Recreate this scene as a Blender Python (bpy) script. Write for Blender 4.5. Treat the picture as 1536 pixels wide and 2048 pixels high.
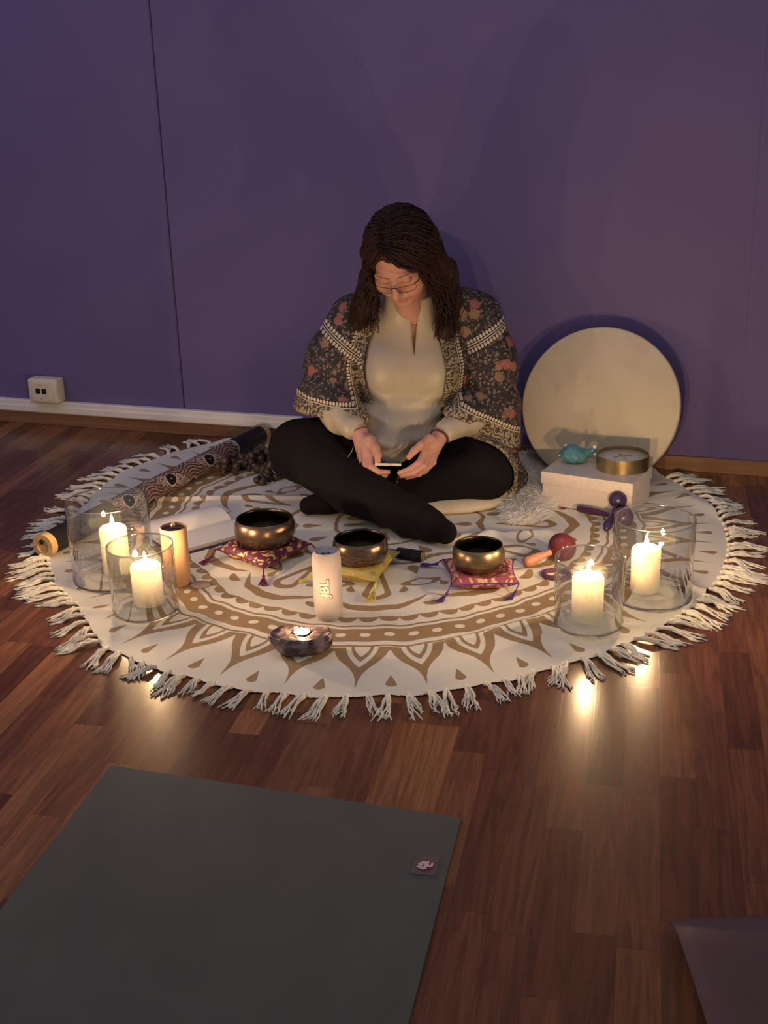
import bpy, bmesh, math, random
import numpy as np
from mathutils import Vector, Matrix

# ---------------------------------------------------------------- scene, camera, light, exposure
sc = bpy.context.scene
COL = sc.collection
for o in list(bpy.data.objects):
    bpy.data.objects.remove(o)
sc.view_settings.view_transform = 'Standard'
sc.view_settings.look = 'None'
sc.view_settings.gamma = 1.0
sc.view_settings.use_curve_mapping = False
sc.view_settings.exposure = 0.0

F_PX, CAM_H = 2495.0, 1.27
M = np.array([[0.9458236, 0.0843724, -0.3135267],
              [0.3233275, -0.3328407, 0.8858197],
              [-0.0296157, -0.9392009, -0.3420885]])
cam_data = bpy.data.cameras.new('camera')
cam_data.sensor_fit = 'VERTICAL'
cam_data.sensor_height = 24.0
cam_data.sensor_width = 18.0
cam_data.lens = F_PX / 2048 * 24.0
cam_data.clip_start = 0.05
cam = bpy.data.objects.new('camera', cam_data)
COL.objects.link(cam)
R_ = M @ np.diag([1, -1, -1])
cam.matrix_world = Matrix.Translation((0, 0, CAM_H)) @ Matrix([list(r) for r in R_]).to_4x4()
sc.camera = cam

world = bpy.data.worlds.new('room_ambient')
sc.world = world
world.use_nodes = True
world.node_tree.nodes['Background'].inputs[0].default_value = (1.0, 0.92, 0.90, 1)
world.node_tree.nodes['Background'].inputs[1].default_value = 0.30

def area_light(name, loc, target, size, power, color):
    l = bpy.data.lights.new(name, 'AREA')
    l.shape = 'SQUARE'
    l.size = size
    l.energy = power
    l.color = color
    o = bpy.data.objects.new(name, l)
    COL.objects.link(o)
    o.location = loc
    d = Vector(target) - Vector(loc)
    o.rotation_euler = d.to_track_quat('-Z', 'Y').to_euler()
    return o
# a violet mood lamp high on the left and a dim ceiling lamp in the room
area_light('violet_lamp', (-3.6, 2.2, 2.9), (-1.9, 3.9, 1.5), 0.5, 9.0, (0.35, 0.25, 1.0))
area_light('ceiling_lamp', (-0.7, 2.2, 3.0), (-0.9, 2.9, 0.0), 1.0, 4.0, (0.95, 0.95, 1.0))
FLAME = 3800.0

YAW = math.atan2(0.33366, 0.94269)
HD = np.array([-0.33366, 0.94269])      # camera heading on the floor
EX = np.array([0.94269, 0.33366])

def L2W(p):
    X, D, Z = p
    return (EX[0]*X + HD[0]*D, EX[1]*X + HD[1]*D, Z)

def LP(x, y, d):
    """figure coordinates (right, away, up) of a sight line at heading distance d"""
    r = M @ np.array([x-768., y-1024., F_PX])
    t = d / (r[0]*HD[0] + r[1]*HD[1])
    p = r*t
    return (p[0]*EX[0]+p[1]*EX[1], d, p[2]+CAM_H)

# ---------------------------------------------------------------- helpers: objects
def tag(o, label=None, cat=None, group=None, kind=None):
    if label: o['label'] = label
    if cat: o['category'] = cat
    if group: o['group'] = group
    if kind: o['kind'] = kind
    return o

def empty(name, loc=(0, 0, 0), rz=0.0, label=None, cat=None, group=None):
    o = bpy.data.objects.new(name, None)
    COL.objects.link(o)
    o.empty_display_size = 0.05
    o.location = loc
    o.rotation_euler = (0, 0, rz)
    return tag(o, label, cat, group)

def make(name, V, Fs, mats, parent=None, smooth=True, mi=None, loc=None, rot=None):
    me = bpy.data.meshes.new(name)
    V = np.asarray(V, dtype=np.float64).reshape(-1, 3)
    if isinstance(Fs, np.ndarray):
        n = len(Fs); k = Fs.shape[1]
        me.vertices.add(len(V)); me.vertices.foreach_set('co', V.ravel())
        me.loops.add(n*k); me.loops.foreach_set('vertex_index', Fs.astype(np.int32).ravel())
        me.polygons.add(n)
        me.polygons.foreach_set('loop_start', np.arange(0, n*k, k, dtype=np.int32))
        me.polygons.foreach_set('loop_total', np.full(n, k, dtype=np.int32))
        me.update(calc_edges=True)
    else:
        me.from_pydata([tuple(v) for v in V], [], [tuple(f) for f in Fs])
        me.update()
    if not isinstance(mats, (list, tuple)): mats = [mats]
    for m in mats: me.materials.append(m)
    if mi is not None:
        me.polygons.foreach_set('material_index', np.asarray(mi, dtype=np.int32))
    me.polygons.foreach_set('use_smooth', np.full(len(me.polygons), bool(smooth)))
    me.update()
    o = bpy.data.objects.new(name, me)
    COL.objects.link(o)
    if parent is not None: o.parent = parent
    if loc is not None: o.location = loc
    if rot is not None: o.rotation_euler = rot
    return o

def copy_tree(o, parent=None):
    c = o.copy()
    COL.objects.link(c)
    c.parent = parent
    for ch in list(o.children): copy_tree(ch, c)
    return c

def attr(o, name, vals, color=False):
    me = o.data
    if color:
        a = me.color_attributes.new(name, 'FLOAT_COLOR', 'POINT')
        v = np.ones((len(me.vertices), 4)); v[:, :3] = vals
        a.data.foreach_set('color', v.ravel())
    else:
        a = me.attributes.new(name, 'FLOAT', 'POINT')
        a.data.foreach_set('value', np.asarray(vals, dtype=np.float32))

class MB:
    """collects boxes, tubes and lathes into one mesh"""
    def __init__(s): s.V = []; s.F = []; s.mi = []
    def add(s, V, Fs, m=0):
        n = len(s.V)
        s.V += [tuple(v) for v in V]
        s.F += [tuple(i+n for i in f) for f in Fs]
        s.mi += [m]*len(Fs)
        return s
    def box(s, c, d, m=0, bev=0.0, rz=0.0):
        bm = bmesh.new(); bmesh.ops.create_cube(bm, size=1.0)
        for v in bm.verts: v.co = Vector((v.co.x*d[0], v.co.y*d[1], v.co.z*d[2]))
        if bev > 0: bmesh.ops.bevel(bm, geom=list(bm.edges), offset=bev, segments=3, profile=0.5, affect='EDGES')
        R = Matrix.Rotation(rz, 3, 'Z')
        bm.verts.index_update()
        s.add([R @ v.co + Vector(c) for v in bm.verts], [[v.index for v in f.verts] for f in bm.faces], m)
        bm.free(); return s
    def lathe(s, prof, n=48, m=0, c=(0, 0, 0), closed=False, R=None):
        V = []; Fs = []
        k = len(prof)
        for (r, z) in prof:
            for j in range(n):
                a = 2*math.pi*j/n
                p = Vector((r*math.cos(a), r*math.sin(a), z))
                if R is not None: p = R @ p
                V.append(p + Vector(c))
        rng = range(k if closed else k-1)
        for i in rng:
            i2 = (i+1) % k
            for j in range(n):
                Fs.append((i*n+j, i*n+(j+1) % n, i2*n+(j+1) % n, i2*n+j))
        s.add(V, Fs, m); return s
    def tube(s, pts, rad, n=8, m=0, cap=True, flat=1.0):
        pts = [Vector(p) for p in pts]
        if not hasattr(rad, '__len__'): rad = [rad]*len(pts)
        V = []; Fs = []
        up = Vector((0, 0, 1))
        prev = None
        for i, p in enumerate(pts):
            t = (pts[min(i+1, len(pts)-1)] - pts[max(i-1, 0)])
            if t.length < 1e-9: t = Vector((0, 0, 1))
            t.normalize()
            if prev is None:
                a = up.cross(t)
                if a.length < 0.1: a = Vector((1, 0, 0)).cross(t)
            else:
                a = prev - t*prev.dot(t)
                if a.length < 1e-6: a = up.cross(t)
            a.normalize(); prev = a
            b = t.cross(a)
            for j in range(n):
                w = 2*math.pi*j/n
                V.append(p + a*(math.cos(w)*rad[i]) + b*(math.sin(w)*rad[i]*flat))
        for i in range(len(pts)-1):
            for j in range(n):
                Fs.append((i*n+j, i*n+(j+1) % n, (i+1)*n+(j+1) % n, (i+1)*n+j))
        if cap:
            Fs.append(tuple(range(n-1, -1, -1)))
            Fs.append(tuple((len(pts)-1)*n+j for j in range(n)))
        s.add(V, Fs, m); return s
    def ball(s, c, r, m=0, n=12, k=8):
        if not hasattr(r, '__len__'): r = (r, r, r)
        V = [(c[0], c[1], c[2]-r[2])]; Fs = []
        for i in range(1, k):
            ph = -math.pi/2 + math.pi*i/k
            for j in range(n):
                a = 2*math.pi*j/n
                V.append((c[0]+r[0]*math.cos(ph)*math.cos(a), c[1]+r[1]*math.cos(ph)*math.sin(a), c[2]+r[2]*math.sin(ph)))
        V.append((c[0], c[1], c[2]+r[2]))
        for j in range(n): Fs.append((0, 1+(j+1) % n, 1+j))
        for i in range(k-2):
            for j in range(n):
                Fs.append((1+i*n+j, 1+i*n+(j+1) % n, 1+(i+1)*n+(j+1) % n, 1+(i+1)*n+j))
        e = len(V)-1
        for j in range(n): Fs.append((e, 1+(k-2)*n+j, 1+(k-2)*n+(j+1) % n))
        s.add(V, Fs, m); return s
    def build(s, name, mats, parent=None, smooth=True, loc=None, rot=None):
        return make(name, s.V, s.F, mats, parent, smooth, s.mi, loc, rot)

def auto_smooth(o, deg=40):
    me = o.data
    bm = bmesh.new(); bm.from_mesh(me)
    for e in bm.edges:
        if len(e.link_faces) == 2 and e.calc_face_angle(0) > math.radians(deg): e.smooth = False
    bm.to_mesh(me); bm.free()
    return o

# ---------------------------------------------------------------- helpers: implicit surfaces
def smin(a, b, k):
    if k <= 0: return np.minimum(a, b)
    h = np.maximum(k-np.abs(a-b), 0)/k
    return np.minimum(a, b) - h*h*k*0.25
def smax(a, b, k): return -smin(-a, -b, k)
def cone(p, a, b, r1, r2):
    a = np.array(a, float); b = np.array(b, float)
    ba = b-a; t = np.clip(((p-a) @ ba)/(ba @ ba), 0, 1)
    return np.linalg.norm(p-a-t[:, None]*ba, axis=1) - (r1+(r2-r1)*t)
def ell(p, c, r, R=None):
    q = p-np.array(c, float)
    if R is not None: q = q @ R
    r = np.array(r, float)
    k0 = np.linalg.norm(q/r, axis=1); k1 = np.linalg.norm(q/(r*r), axis=1)
    return k0*(k0-1)/np.maximum(k1, 1e-6)
def chain(p, pts, rs, k=0.004):
    d = None
    for i in range(len(pts)-1):
        c = cone(p, pts[i], pts[i+1], rs[i], rs[i+1])
        d = c if d is None else smin(d, c, k)
    return d
def noise3(p, f, seed=0):
    rs = np.random.RandomState(seed); o = np.zeros(len(p))
    for i in range(5):
        w = rs.normal(size=3)*f; o += np.sin(p @ w + rs.uniform(0, 6.28))
    return o/5.0

def surf(fn, lo, hi, h):
    """naive surface nets of fn(points)<0 inside the box lo..hi"""
    lo = np.array(lo, float); hi = np.array(hi, float)
    n = np.ceil((hi-lo)/h).astype(int)+1
    gx, gy, gz = [lo[i]+h*np.arange(n[i]) for i in range(3)]
    val = np.empty(n, dtype=np.float32)
    YY, ZZ = np.meshgrid(gy, gz, indexing='ij')
    step = max(1, int(400000/(n[1]*n[2])))
    for i in range(0, n[0], step):
        xs = gx[i:i+step]
        P = np.empty((len(xs), n[1], n[2], 3))
        P[..., 0] = xs[:, None, None]; P[..., 1] = YY; P[..., 2] = ZZ
        val[i:i+step] = fn(P.reshape(-1, 3)).reshape(len(xs), n[1], n[2])
    ins = val < 0
    m = n-1
    cnt = np.zeros(m, np.int8)
    for dx in (0, 1):
        for dy in (0, 1):
            for dz in (0, 1):
                cnt += ins[dx:dx+m[0], dy:dy+m[1], dz:dz+m[2]]
    act = (cnt > 0) & (cnt < 8)
    idx = -np.ones(m, np.int64)
    I = np.argwhere(act); idx[act] = np.arange(len(I))
    acc = np.zeros((len(I), 3)); num = np.zeros(len(I))
    corners = [(a, b, c) for a in (0, 1) for b in (0, 1) for c in (0, 1)]
    for a in corners:
        for ax in range(3):
            if a[ax] == 1: continue
            b = list(a); b[ax] = 1
            va = val[I[:, 0]+a[0], I[:, 1]+a[1], I[:, 2]+a[2]].astype(float)
            vb = val[I[:, 0]+b[0], I[:, 1]+b[1], I[:, 2]+b[2]].astype(float)
            s = (va < 0) != (vb < 0)
            t = va/np.where(np.abs(va-vb) < 1e-12, 1, va-vb)
            pos = np.tile(np.array(a, float), (len(I), 1)); pos[:, ax] += t
            acc[s] += pos[s]; num[s] += 1
    V = lo + h*(I + acc/num[:, None])
    quads = []
    for ax in range(3):
        u, w = (ax+1) % 3, (ax+2) % 3
        sl0 = [slice(1, -1)]*3; sl0[ax] = slice(0, -1)
        sl1 = [slice(1, -1)]*3; sl1[ax] = slice(1, None)
        A = ins[tuple(sl0)]; B = ins[tuple(sl1)]
        E = np.argwhere(A != B)
        if not len(E): continue
        inside0 = A[E[:, 0], E[:, 1], E[:, 2]]
        base = E+1; base[:, ax] -= 1
        du = np.zeros(3, int); du[u] = 1; dw = np.zeros(3, int); dw[w] = 1
        q = [base-du-dw, base-dw, base, base-du]
        ids = np.stack([idx[c[:, 0], c[:, 1], c[:, 2]] for c in q], 1)
        ids[~inside0] = ids[~inside0][:, ::-1]
        quads.append(ids)
    Q = np.concatenate(quads)
    Q = Q[(Q >= 0).all(1)]
    return V, Q

# ---------------------------------------------------------------- helpers: materials
def srgb(r, g, b):
    f = lambda c: (c/255/12.92) if c/255 <= 0.04045 else ((c/255+0.055)/1.055)**2.4
    return (f(r), f(g), f(b), 1)

class Mat:
    def __init__(s, name):
        s.m = bpy.data.materials.new(name); s.m.use_nodes = True
        s.t = s.m.node_tree; s.n = s.t.nodes; s.l = s.t.links
        s.b = s.n['Principled BSDF']; s.out = s.n['Material Output']
        s._co = None
    def N(s, typ, **kw):
        x = s.n.new(typ)
        for k, v in kw.items(): setattr(x, k, v)
        return x
    def link(s, a, b): s.l.new(a, b)
    def val(s, sock, v):
        if hasattr(v, 'default_value') or hasattr(v, 'is_output'): s.link(v, sock)
        else: sock.default_value = v
    def math(s, op, a, b=0.0, c=0.0, clamp=False):
        x = s.N('ShaderNodeMath', operation=op); x.use_clamp = clamp
        s.val(x.inputs[0], a); s.val(x.inputs[1], b)
        if op in ('MULTIPLY_ADD', 'SMOOTH_MIN', 'COMPARE', 'WRAP'): s.val(x.inputs[2], c)
        return x.outputs[0]
    def co(s):
        if s._co is None: s._co = s.N('ShaderNodeTexCoord').outputs['Object']
        return s._co
    def mapv(s, scale=(1, 1, 1), rot=(0, 0, 0), loc=(0, 0, 0), src=None):
        x = s.N('ShaderNodeMapping'); s.link(src or s.co(), x.inputs[0])
        x.inputs['Location'].default_value = loc; x.inputs['Rotation'].default_value = rot
        x.inputs['Scale'].default_value = scale
        return x.outputs[0]
    def noise(s, scale, detail=3, rough=0.5, vec=None, out='Fac', dist=0.0):
        x = s.N('ShaderNodeTexNoise'); x.inputs['Scale'].default_value = scale
        x.inputs['Detail'].default_value = detail; x.inputs['Roughness'].default_value = rough
        x.inputs['Distortion'].default_value = dist
        s.link(vec if vec is not None else s.co(), x.inputs['Vector'])
        return x.outputs[out]
    def voro(s, scale, out='Distance', feature='F1', vec=None, rnd=1.0):
        x = s.N('ShaderNodeTexVoronoi', feature=feature); x.inputs['Scale'].default_value = scale
        if 'Randomness' in x.inputs: x.inputs['Randomness'].default_value = rnd
        s.link(vec if vec is not None else s.co(), x.inputs['Vector'])
        return x.outputs[out]
    def step(s, x, lo, hi):
        r = s.N('ShaderNodeMapRange'); r.clamp = True
        s.val(r.inputs[0], x); r.inputs[1].default_value = lo; r.inputs[2].default_value = hi
        return r.outputs[0]
    def mix(s, f, a, b):
        x = s.N('ShaderNodeMix', data_type='RGBA')
        s.val(x.inputs[0], f); s.val(x.inputs[6], a); s.val(x.inputs[7], b)
        return x.outputs[2]
    def attr(s, name, out='Fac'):
        x = s.N('ShaderNodeAttribute'); x.attribute_name = name
        return x.outputs[out]
    def bump(s, h, strength=0.3, dist=0.002):
        x = s.N('ShaderNodeBump'); x.inputs['Strength'].default_value = strength
        x.inputs['Distance'].default_value = dist
        s.link(h, x.inputs['Height']); s.link(x.outputs[0], s.b.inputs['Normal'])
        return s
    def set(s, color=None, rough=None, metal=None, **kw):
        if color is not None: s.val(s.b.inputs['Base Color'], color)
        if rough is not None: s.val(s.b.inputs['Roughness'], rough)
        if metal is not None: s.val(s.b.inputs['Metallic'], metal)
        for k, v in kw.items(): s.val(s.b.inputs[k.replace('_', ' ')], v)
        return s

def simple(name, c1, c2=None, rough=0.6, metal=0.0, nscale=60, bump=0.0, bscale=400, bdist=0.001, **kw):
    m = Mat(name)
    c2 = c2 or tuple(x*0.75 for x in c1[:3])+(1,)
    m.set(m.mix(m.step(m.noise(nscale, 4), 0.35, 0.65), c1, c2), rough, metal, **kw)
    if bump: m.bump(m.noise(bscale, 3), bump, bdist)
    return m.m

# wall: violet woven wall covering
mw = Mat('violet_woven_wall')
c = mw.mix(mw.step(mw.noise(1.3, 3), 0.3, 0.7), (0.136, 0.101, 0.250, 1), (0.148, 0.110, 0.266, 1))
vv = mw.mapv(scale=(350, 350, 90))
mw.set(c, 0.85, 0.0).bump(mw.noise(1.0, 2, vec=vv), 0.35, 0.0012)
MWALL = mw.m
MSEAM = simple('dark_wall_seam', (0.04, 0.022, 0.06, 1), rough=0.9)

# floor: three-strip laminate, strips run 7.4 degrees off the wall normal
mf = Mat('laminate_floor')
rotv = mf.mapv(rot=(0, 0, math.radians(-7.4)))
sep = mf.N('ShaderNodeSeparateXYZ'); mf.link(rotv, sep.inputs[0])
u = mf.math('DIVIDE', sep.outputs[0], 0.0655)
row = mf.math('FLOOR', u)
wn = mf.N('ShaderNodeTexWhiteNoise', noise_dimensions='1D'); mf.link(row, wn.inputs['W'])
v = mf.math('ADD', mf.math('DIVIDE', sep.outputs[1], 0.42), mf.math('MULTIPLY', wn.outputs['Value'], 7.3))
vid = mf.math('FLOOR', v)
cmb = mf.N('ShaderNodeCombineXYZ'); mf.link(row, cmb.inputs[0]); mf.link(vid, cmb.inputs[1])
wn2 = mf.N('ShaderNodeTexWhiteNoise', noise_dimensions='2D'); mf.link(cmb.outputs[0], wn2.inputs['Vector'])
ramp = mf.N('ShaderNodeValToRGB'); mf.link(wn2.outputs['Value'], ramp.inputs[0])
cr = ramp.color_ramp
cr.elements[0].position = 0.0; cr.elements[0].color = (0.125, 0.046, 0.024, 1)
cr.elements[1].position = 1.0; cr.elements[1].color = (0.36, 0.155, 0.07, 1)
for pos, cc in ((0.25, (0.19, 0.072, 0.04, 1)), (0.5, (0.215, 0.088, 0.046, 1)), (0.75, (0.295, 0.120, 0.052, 1))):
    e = cr.elements.new(pos); e.color = cc
# grain, shifted per strip
sh = mf.N('ShaderNodeVectorMath', operation='MULTIPLY_ADD')
mf.link(cmb.outputs[0], sh.inputs[0]); sh.inputs[1].default_value = (3.7, 5.3, 0); mf.link(rotv, sh.inputs[2])
g1 = mf.noise(1.0, 5, 0.6, vec=mf.mapv(scale=(45, 3.2, 1), src=sh.outputs[0]), dist=1.4)
g2 = mf.noise(1.0, 3, 0.6, vec=mf.mapv(scale=(260, 9, 1), src=sh.outputs[0]))
dark = mf.step(g1, 0.38, 0.60)
dk = mf.N('ShaderNodeVectorMath', operation='SCALE'); mf.link(ramp.outputs[0], dk.inputs[0]); dk.inputs[3].default_value = 0.45
c = mf.mix(mf.math('MULTIPLY', dark, 0.72), ramp.outputs[0], dk.outputs[0])
c = mf.mix(mf.math('MULTIPLY', mf.step(g2, 0.45, 0.7), 0.25), c, (0.09, 0.033, 0.02, 1))
fu = mf.math('FRACT', u); fv = mf.math('FRACT', v)
eu = mf.math('MINIMUM', fu, mf.math('SUBTRACT', 1.0, fu)); ev = mf.math('MINIMUM', fv, mf.math('SUBTRACT', 1.0, fv))
gap = mf.math('MINIMUM', mf.step(eu, 0.0, 0.014), mf.step(ev, 0.0, 0.003))
c = mf.mix(mf.math('MULTIPLY_ADD', gap, 0.6, 0.4), (0.06, 0.025, 0.015, 1), c)
mf.set(c, mf.math('MULTIPLY_ADD', g1, 0.10, 0.20), 0.0, Specular_IOR_Level=0.32)
mf.bump(mf.math('ADD', mf.math('MULTIPLY', g2, 0.8), mf.math('MULTIPLY', gap, 0.5)), 0.16, 0.0006)
MFLOOR = mf.m

def wood(name, a, b, rough=0.5, sc_=(8, 120, 120)):
    m = Mat(name)
    g = m.noise(1.0, 4, 0.6, vec=m.mapv(scale=sc_), dist=0.6)
    return m.set(m.mix(m.step(g, 0.35, 0.65), a, b), rough).bump(g, 0.1, 0.001).m
MSKIRT = wood('wooden_skirting', (0.30, 0.15, 0.07, 1), (0.20, 0.095, 0.045, 1), 0.5, (2, 90, 60))
MTRUNK = simple('white_trunking_plastic', (0.86, 0.81, 0.76, 1), (0.80, 0.75, 0.70, 1), 0.45, nscale=5)
MSOCKET = simple('cream_socket_plastic', (0.76, 0.68, 0.54, 1), (0.70, 0.62, 0.49, 1), 0.4, nscale=30)
MBLACK = simple('black_plastic', (0.006, 0.004, 0.004, 1), rough=0.5)

# ---------------------------------------------------------------- the room
WY = 3.905
def structure(o): o['kind'] = 'structure'; return o
structure(MB().box((-1.2, 1.0, -0.05), (8.0, 5.9, 0.1)).build('floor', MFLOOR, smooth=False))
# back wall with two pressed-in seams
seams = [-2.140, -0.190]
xs = [-5.2]
for s_ in seams: xs += [s_-0.006, s_-0.002, s_+0.002, s_+0.006]
xs += [2.8]
V = []; Fs = []; mi = []
for x in xs:
    dep = 0.0
    for s_ in seams:
        if abs(x-s_) < 0.003: dep = 0.004 if s_ < -1 else 0.0012
    V += [(x, WY+dep, 0), (x, WY+dep, 3.2)]
for i in range(len(xs)-1):
    Fs.append((2*i, 2*i+2, 2*i+3, 2*i+1))
    mid = (xs[i]+xs[i+1])/2
    mi.append(1 if abs(mid-seams[0]) < 0.003 else 0)
n0 = len(V)
V += [(-5.2, WY+0.1, 0), (-5.2, WY+0.1, 3.2), (2.8, WY+0.1, 0), (2.8, WY+0.1, 3.2)]
Fs += [(n0, n0+1, n0+3, n0+2), (0, 1, n0+1, n0), (n0-2, n0+2, n0+3, n0-1)]; mi += [0, 0, 0]
structure(make('wall_back', V, Fs, [MWALL, MSEAM], smooth=False, mi=mi))
structure(MB().box((-1.2, WY-0.008, 0.0235), (8.0, 0.016, 0.047), bev=0.002).build('baseboard_back', MSKIRT, smooth=False))
tr = MB().box((-3.40, WY-0.013, 0.0715), (3.46, 0.026, 0.047), bev=0.004).box((-3.40, WY-0.028, 0.064), (3.46, 0.006, 0.022), bev=0.002)
structure(tr.build('trim_1', MTRUNK, smooth=False))

# ---------------------------------------------------------------- wall socket
so = empty('network_socket', (-2.692, WY-0.026, 0.094), 0, 'cream surface-mounted network socket on the violet wall above the white trunking', 'socket')
auto_smooth(MB().box((0, -0.006, 0.048), (0.125, 0.060, 0.094), bev=0.011).build('housing', MSOCKET, so), 60)
MB().box((-0.002, -0.0370, 0.047), (0.078, 0.003, 0.070), bev=0.001).build('faceplate', MSOCKET, so, smooth=False)
for dx in (-0.016, 0.010):
    MB().box((dx, -0.0383, 0.050), (0.020, 0.002, 0.020)).build('port', MBLACK, so, smooth=False)
for dz in (0.074, 0.021):
    MB().ball((-0.003, -0.0385, dz), (0.0026, 0.001, 0.0026)).build('screw', simple('screw_brown', (0.25, 0.15, 0.07, 1)), so)

# ---------------------------------------------------------------- round mandala cloth
RC = np.array([-1.12, 3.18])
_ed = [(-2.6, .95), (-2.2, 0.93), (-1.95, 1.0), (-1.5, 1.035), (-1.2, 1.03), (-0.8, 0.985), (-0.4, .965), (0.0, .955), (0.35, .955), (0.7, 0.95),
       (1.2, 1.0), (2.0, 1.05), (2.6, 1.075), (2.9, 1.04), (3.2, 0.965), (3.5, 0.935)]
def edgeR(th):
    a = np.mod(np.asarray(th)+2.8, 2*np.pi)-2.8
    xs_ = [e[0] for e in _ed]; ys_ = [e[1] for e in _ed]
    xs_ = [xs_[-1]-2*np.pi]+xs_+[xs_[0]+2*np.pi]; ys_ = [ys_[-1]]+ys_+[ys_[0]]
    return np.interp(a, xs_, ys_)
RUG_YMAX = 3.872
def cloth_z(x, y):
    z = 0.0035 + 0.0014*np.sin(7*x+3*y)*np.sin(5*y-4*x+1) + 0.0008*np.sin(23*x-11*y)
    def ridge(x0, y0, x1, y1, h, w):
        d = np.array([x1-x0, y1-y0]); L = np.hypot(*d); d = d/L
        t = (x-x0)*d[0]+(y-y0)*d[1]; s = -(x-x0)*d[1]+(y-y0)*d[0]
        e = np.clip(np.minimum(t, L-t)/(0.15*L), 0, 1); e = e*e*(3-2*e)
        return h*e*np.exp(-(s/w)**2)
    z = z + ridge(-1.95, 3.2, -1.35, 3.36, 0.009, 0.012) + ridge(-0.80, 2.42, -0.45, 2.78, 0.006, 0.012)
    z = z + ridge(-0.75, 2.9, -0.35, 3.05, 0.005, 0.02) + ridge(-1.9, 2.35, -1.5, 2.45, 0.007, 0.02)
    z = z + ridge(-0.35, 3.0, -0.15, 2.9, 0.010, 0.02) + ridge(-0.5, 2.62, -0.25, 2.72, 0.006, 0.015)
    z = z + ridge(-1.7, 2.75, -1.45, 2.52, 0.005, 0.015) + ridge(-0.62, 3.25, -0.95, 3.10, 0.012, 0.025)
    z = z + ridge(-0.85, 3.2, -0.6, 3.02, 0.008, 0.02) + ridge(-0.35, 3.65, -0.15, 3.45, 0.012, 0.03)
    z = z + 0.016*np.exp(-((y-3.86)/0.035)**2)*(0.6+0.4*np.sin(14*x))
    return z
def rcone2(x, y, x1, r1, x2, r2):
    t = np.clip((x-x1)/(x2-x1), 0, 1)
    return np.hypot(x-(x1+(x2-x1)*t), y)-(r1+(r2-r1)*t)
def rug_pattern(r, th):
    """signed field, negative where the cloth is printed brown"""
    def sect(n, ph=0.0):
        w = 2*np.pi/n
        return (np.mod(th-ph+w/2, w)-w/2)
    U = lambda a, b: np.minimum(a, b)
    band = lambda a, b: np.maximum(a-r, r-b)
    ph = math.radians(-70.6)
    a40 = sect(40, ph)*r; e40 = sect(40, ph+math.pi/40)*r
    hw = np.pi/40*r
    t = np.clip((r-0.785)/(0.97-0.785), 0, 1)
    g = hw*(0.04+0.96*np.clip(0.95*t**1.0*(1-0.55*np.sin(np.pi*t)*0.55)+0.06*t, 0, 1))
    g = hw*np.interp(t, [0, .06, .15, .28, .38, .48, .6, .75, 1], [0, .07, .15, .33, .54, .72, .86, .95, 1])
    V_ = np.maximum(g-np.abs(a40), r-0.972)
    V_ = np.maximum(V_, 0.772-r)
    def heart(W, L, r0=0.768):
        q = np.clip((r-r0)/L, 0, 1)
        return np.maximum(np.maximum(np.abs(e40)-W*(1-q**1.9), r0-r), r-(r0+L))
    V_ = np.maximum(V_, -heart(0.036, 0.098))
    V_ = U(V_, heart(0.025, 0.072)); V_ = np.maximum(V_, -heart(0.0175, 0.048))
    V_ = U(V_, band(0.760, 0.768))
    V_ = U(V_, rcone2(r, a40, 0.912, 0.0006, 0.952, 0.0125))
    b = band(0.676, 0.742)
    a80 = sect(80, ph)*r
    b = np.maximum(b, -(np.hypot((r-0.707)*1.0, a80*0.85)-0.0105))
    f = U(V_, b)
    f = U(f, band(0.657, 0.665))
    f = U(f, band(0.611, 0.617))
    f = U(f, np.maximum(np.hypot((r-0.615)*0.95, a80)-0.0225, 0.613-r))
    a12 = sect(12, math.radians(-74)); t12 = np.abs(a12)/(np.pi/12)
    lo = 0.500+0.045*(1-t12**2); hi = 0.502+0.075*(1-t12**2)
    f = U(f, np.maximum(lo-r, r-hi))
    c12 = sect(12, math.radians(-74)+np.pi/12)*r
    f = U(f, np.maximum(np.hypot((r-0.552), c12*0.8)-0.022, 0.548-r))
    p12 = a12*r
    loop = rcone2(r, p12, 0.33, 0.004, 0.475, 0.036)
    f = U(f, np.maximum(loop, -rcone2(r, p12, 0.385, 0.003, 0.468, 0.019)))
    f = U(f, rcone2(r, np.abs(p12)-0.066, 0.46, 0.012, 0.435, 0.001))
    len_ = np.maximum(np.abs(c12)/0.055+((r-0.425)/0.024)**2*1.0-1, -1)*0.02
    f = U(f, np.maximum(len_, -(len_+0.0095)))
    a24 = sect(24, math.radians(-74))*r
    f = U(f, rcone2(r, c12, 0.375, 0.0006, 0.335, 0.017))
    f = U(f, np.maximum(0.268+0.03*(t12)-r, r-0.290-0.02*t12))
    f = U(f, rcone2(r, p12, 0.195, 0.0006, 0.240, 0.018))
    f = U(f, band(0.148, 0.160))
    f = U(f, rcone2(r, p12, 0.06, 0.002, 0.115, 0.016))
    f = U(f, band(0.0, 0.03))
    return f
g = 0.003
gx = np.arange(RC[0]-1.12, RC[0]+1.12, g); gy = np.arange(RC[1]-1.12, RUG_YMAX+g, g)
XX, YY = np.meshgrid(gx, gy, indexing='ij')
th = np.arctan2(YY-RC[1], XX-RC[0]); rr = np.hypot(XX-RC[0], YY-RC[1]); ER = edgeR(th)*(1+0.004*np.sin(31*th)+0.003*np.sin(57*th))
ok = rr < ER+g*0.6
cell = ok[:-1, :-1] & ok[1:, :-1] & ok[1:, 1:] & ok[:-1, 1:]
used = np.zeros_like(ok)
used[:-1, :-1] |= cell; used[1:, :-1] |= cell; used[1:, 1:] |= cell; used[:-1, 1:] |= cell
idx = -np.ones(ok.shape, int); idx[used] = np.arange(used.sum())
C = np.argwhere(cell)
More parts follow.
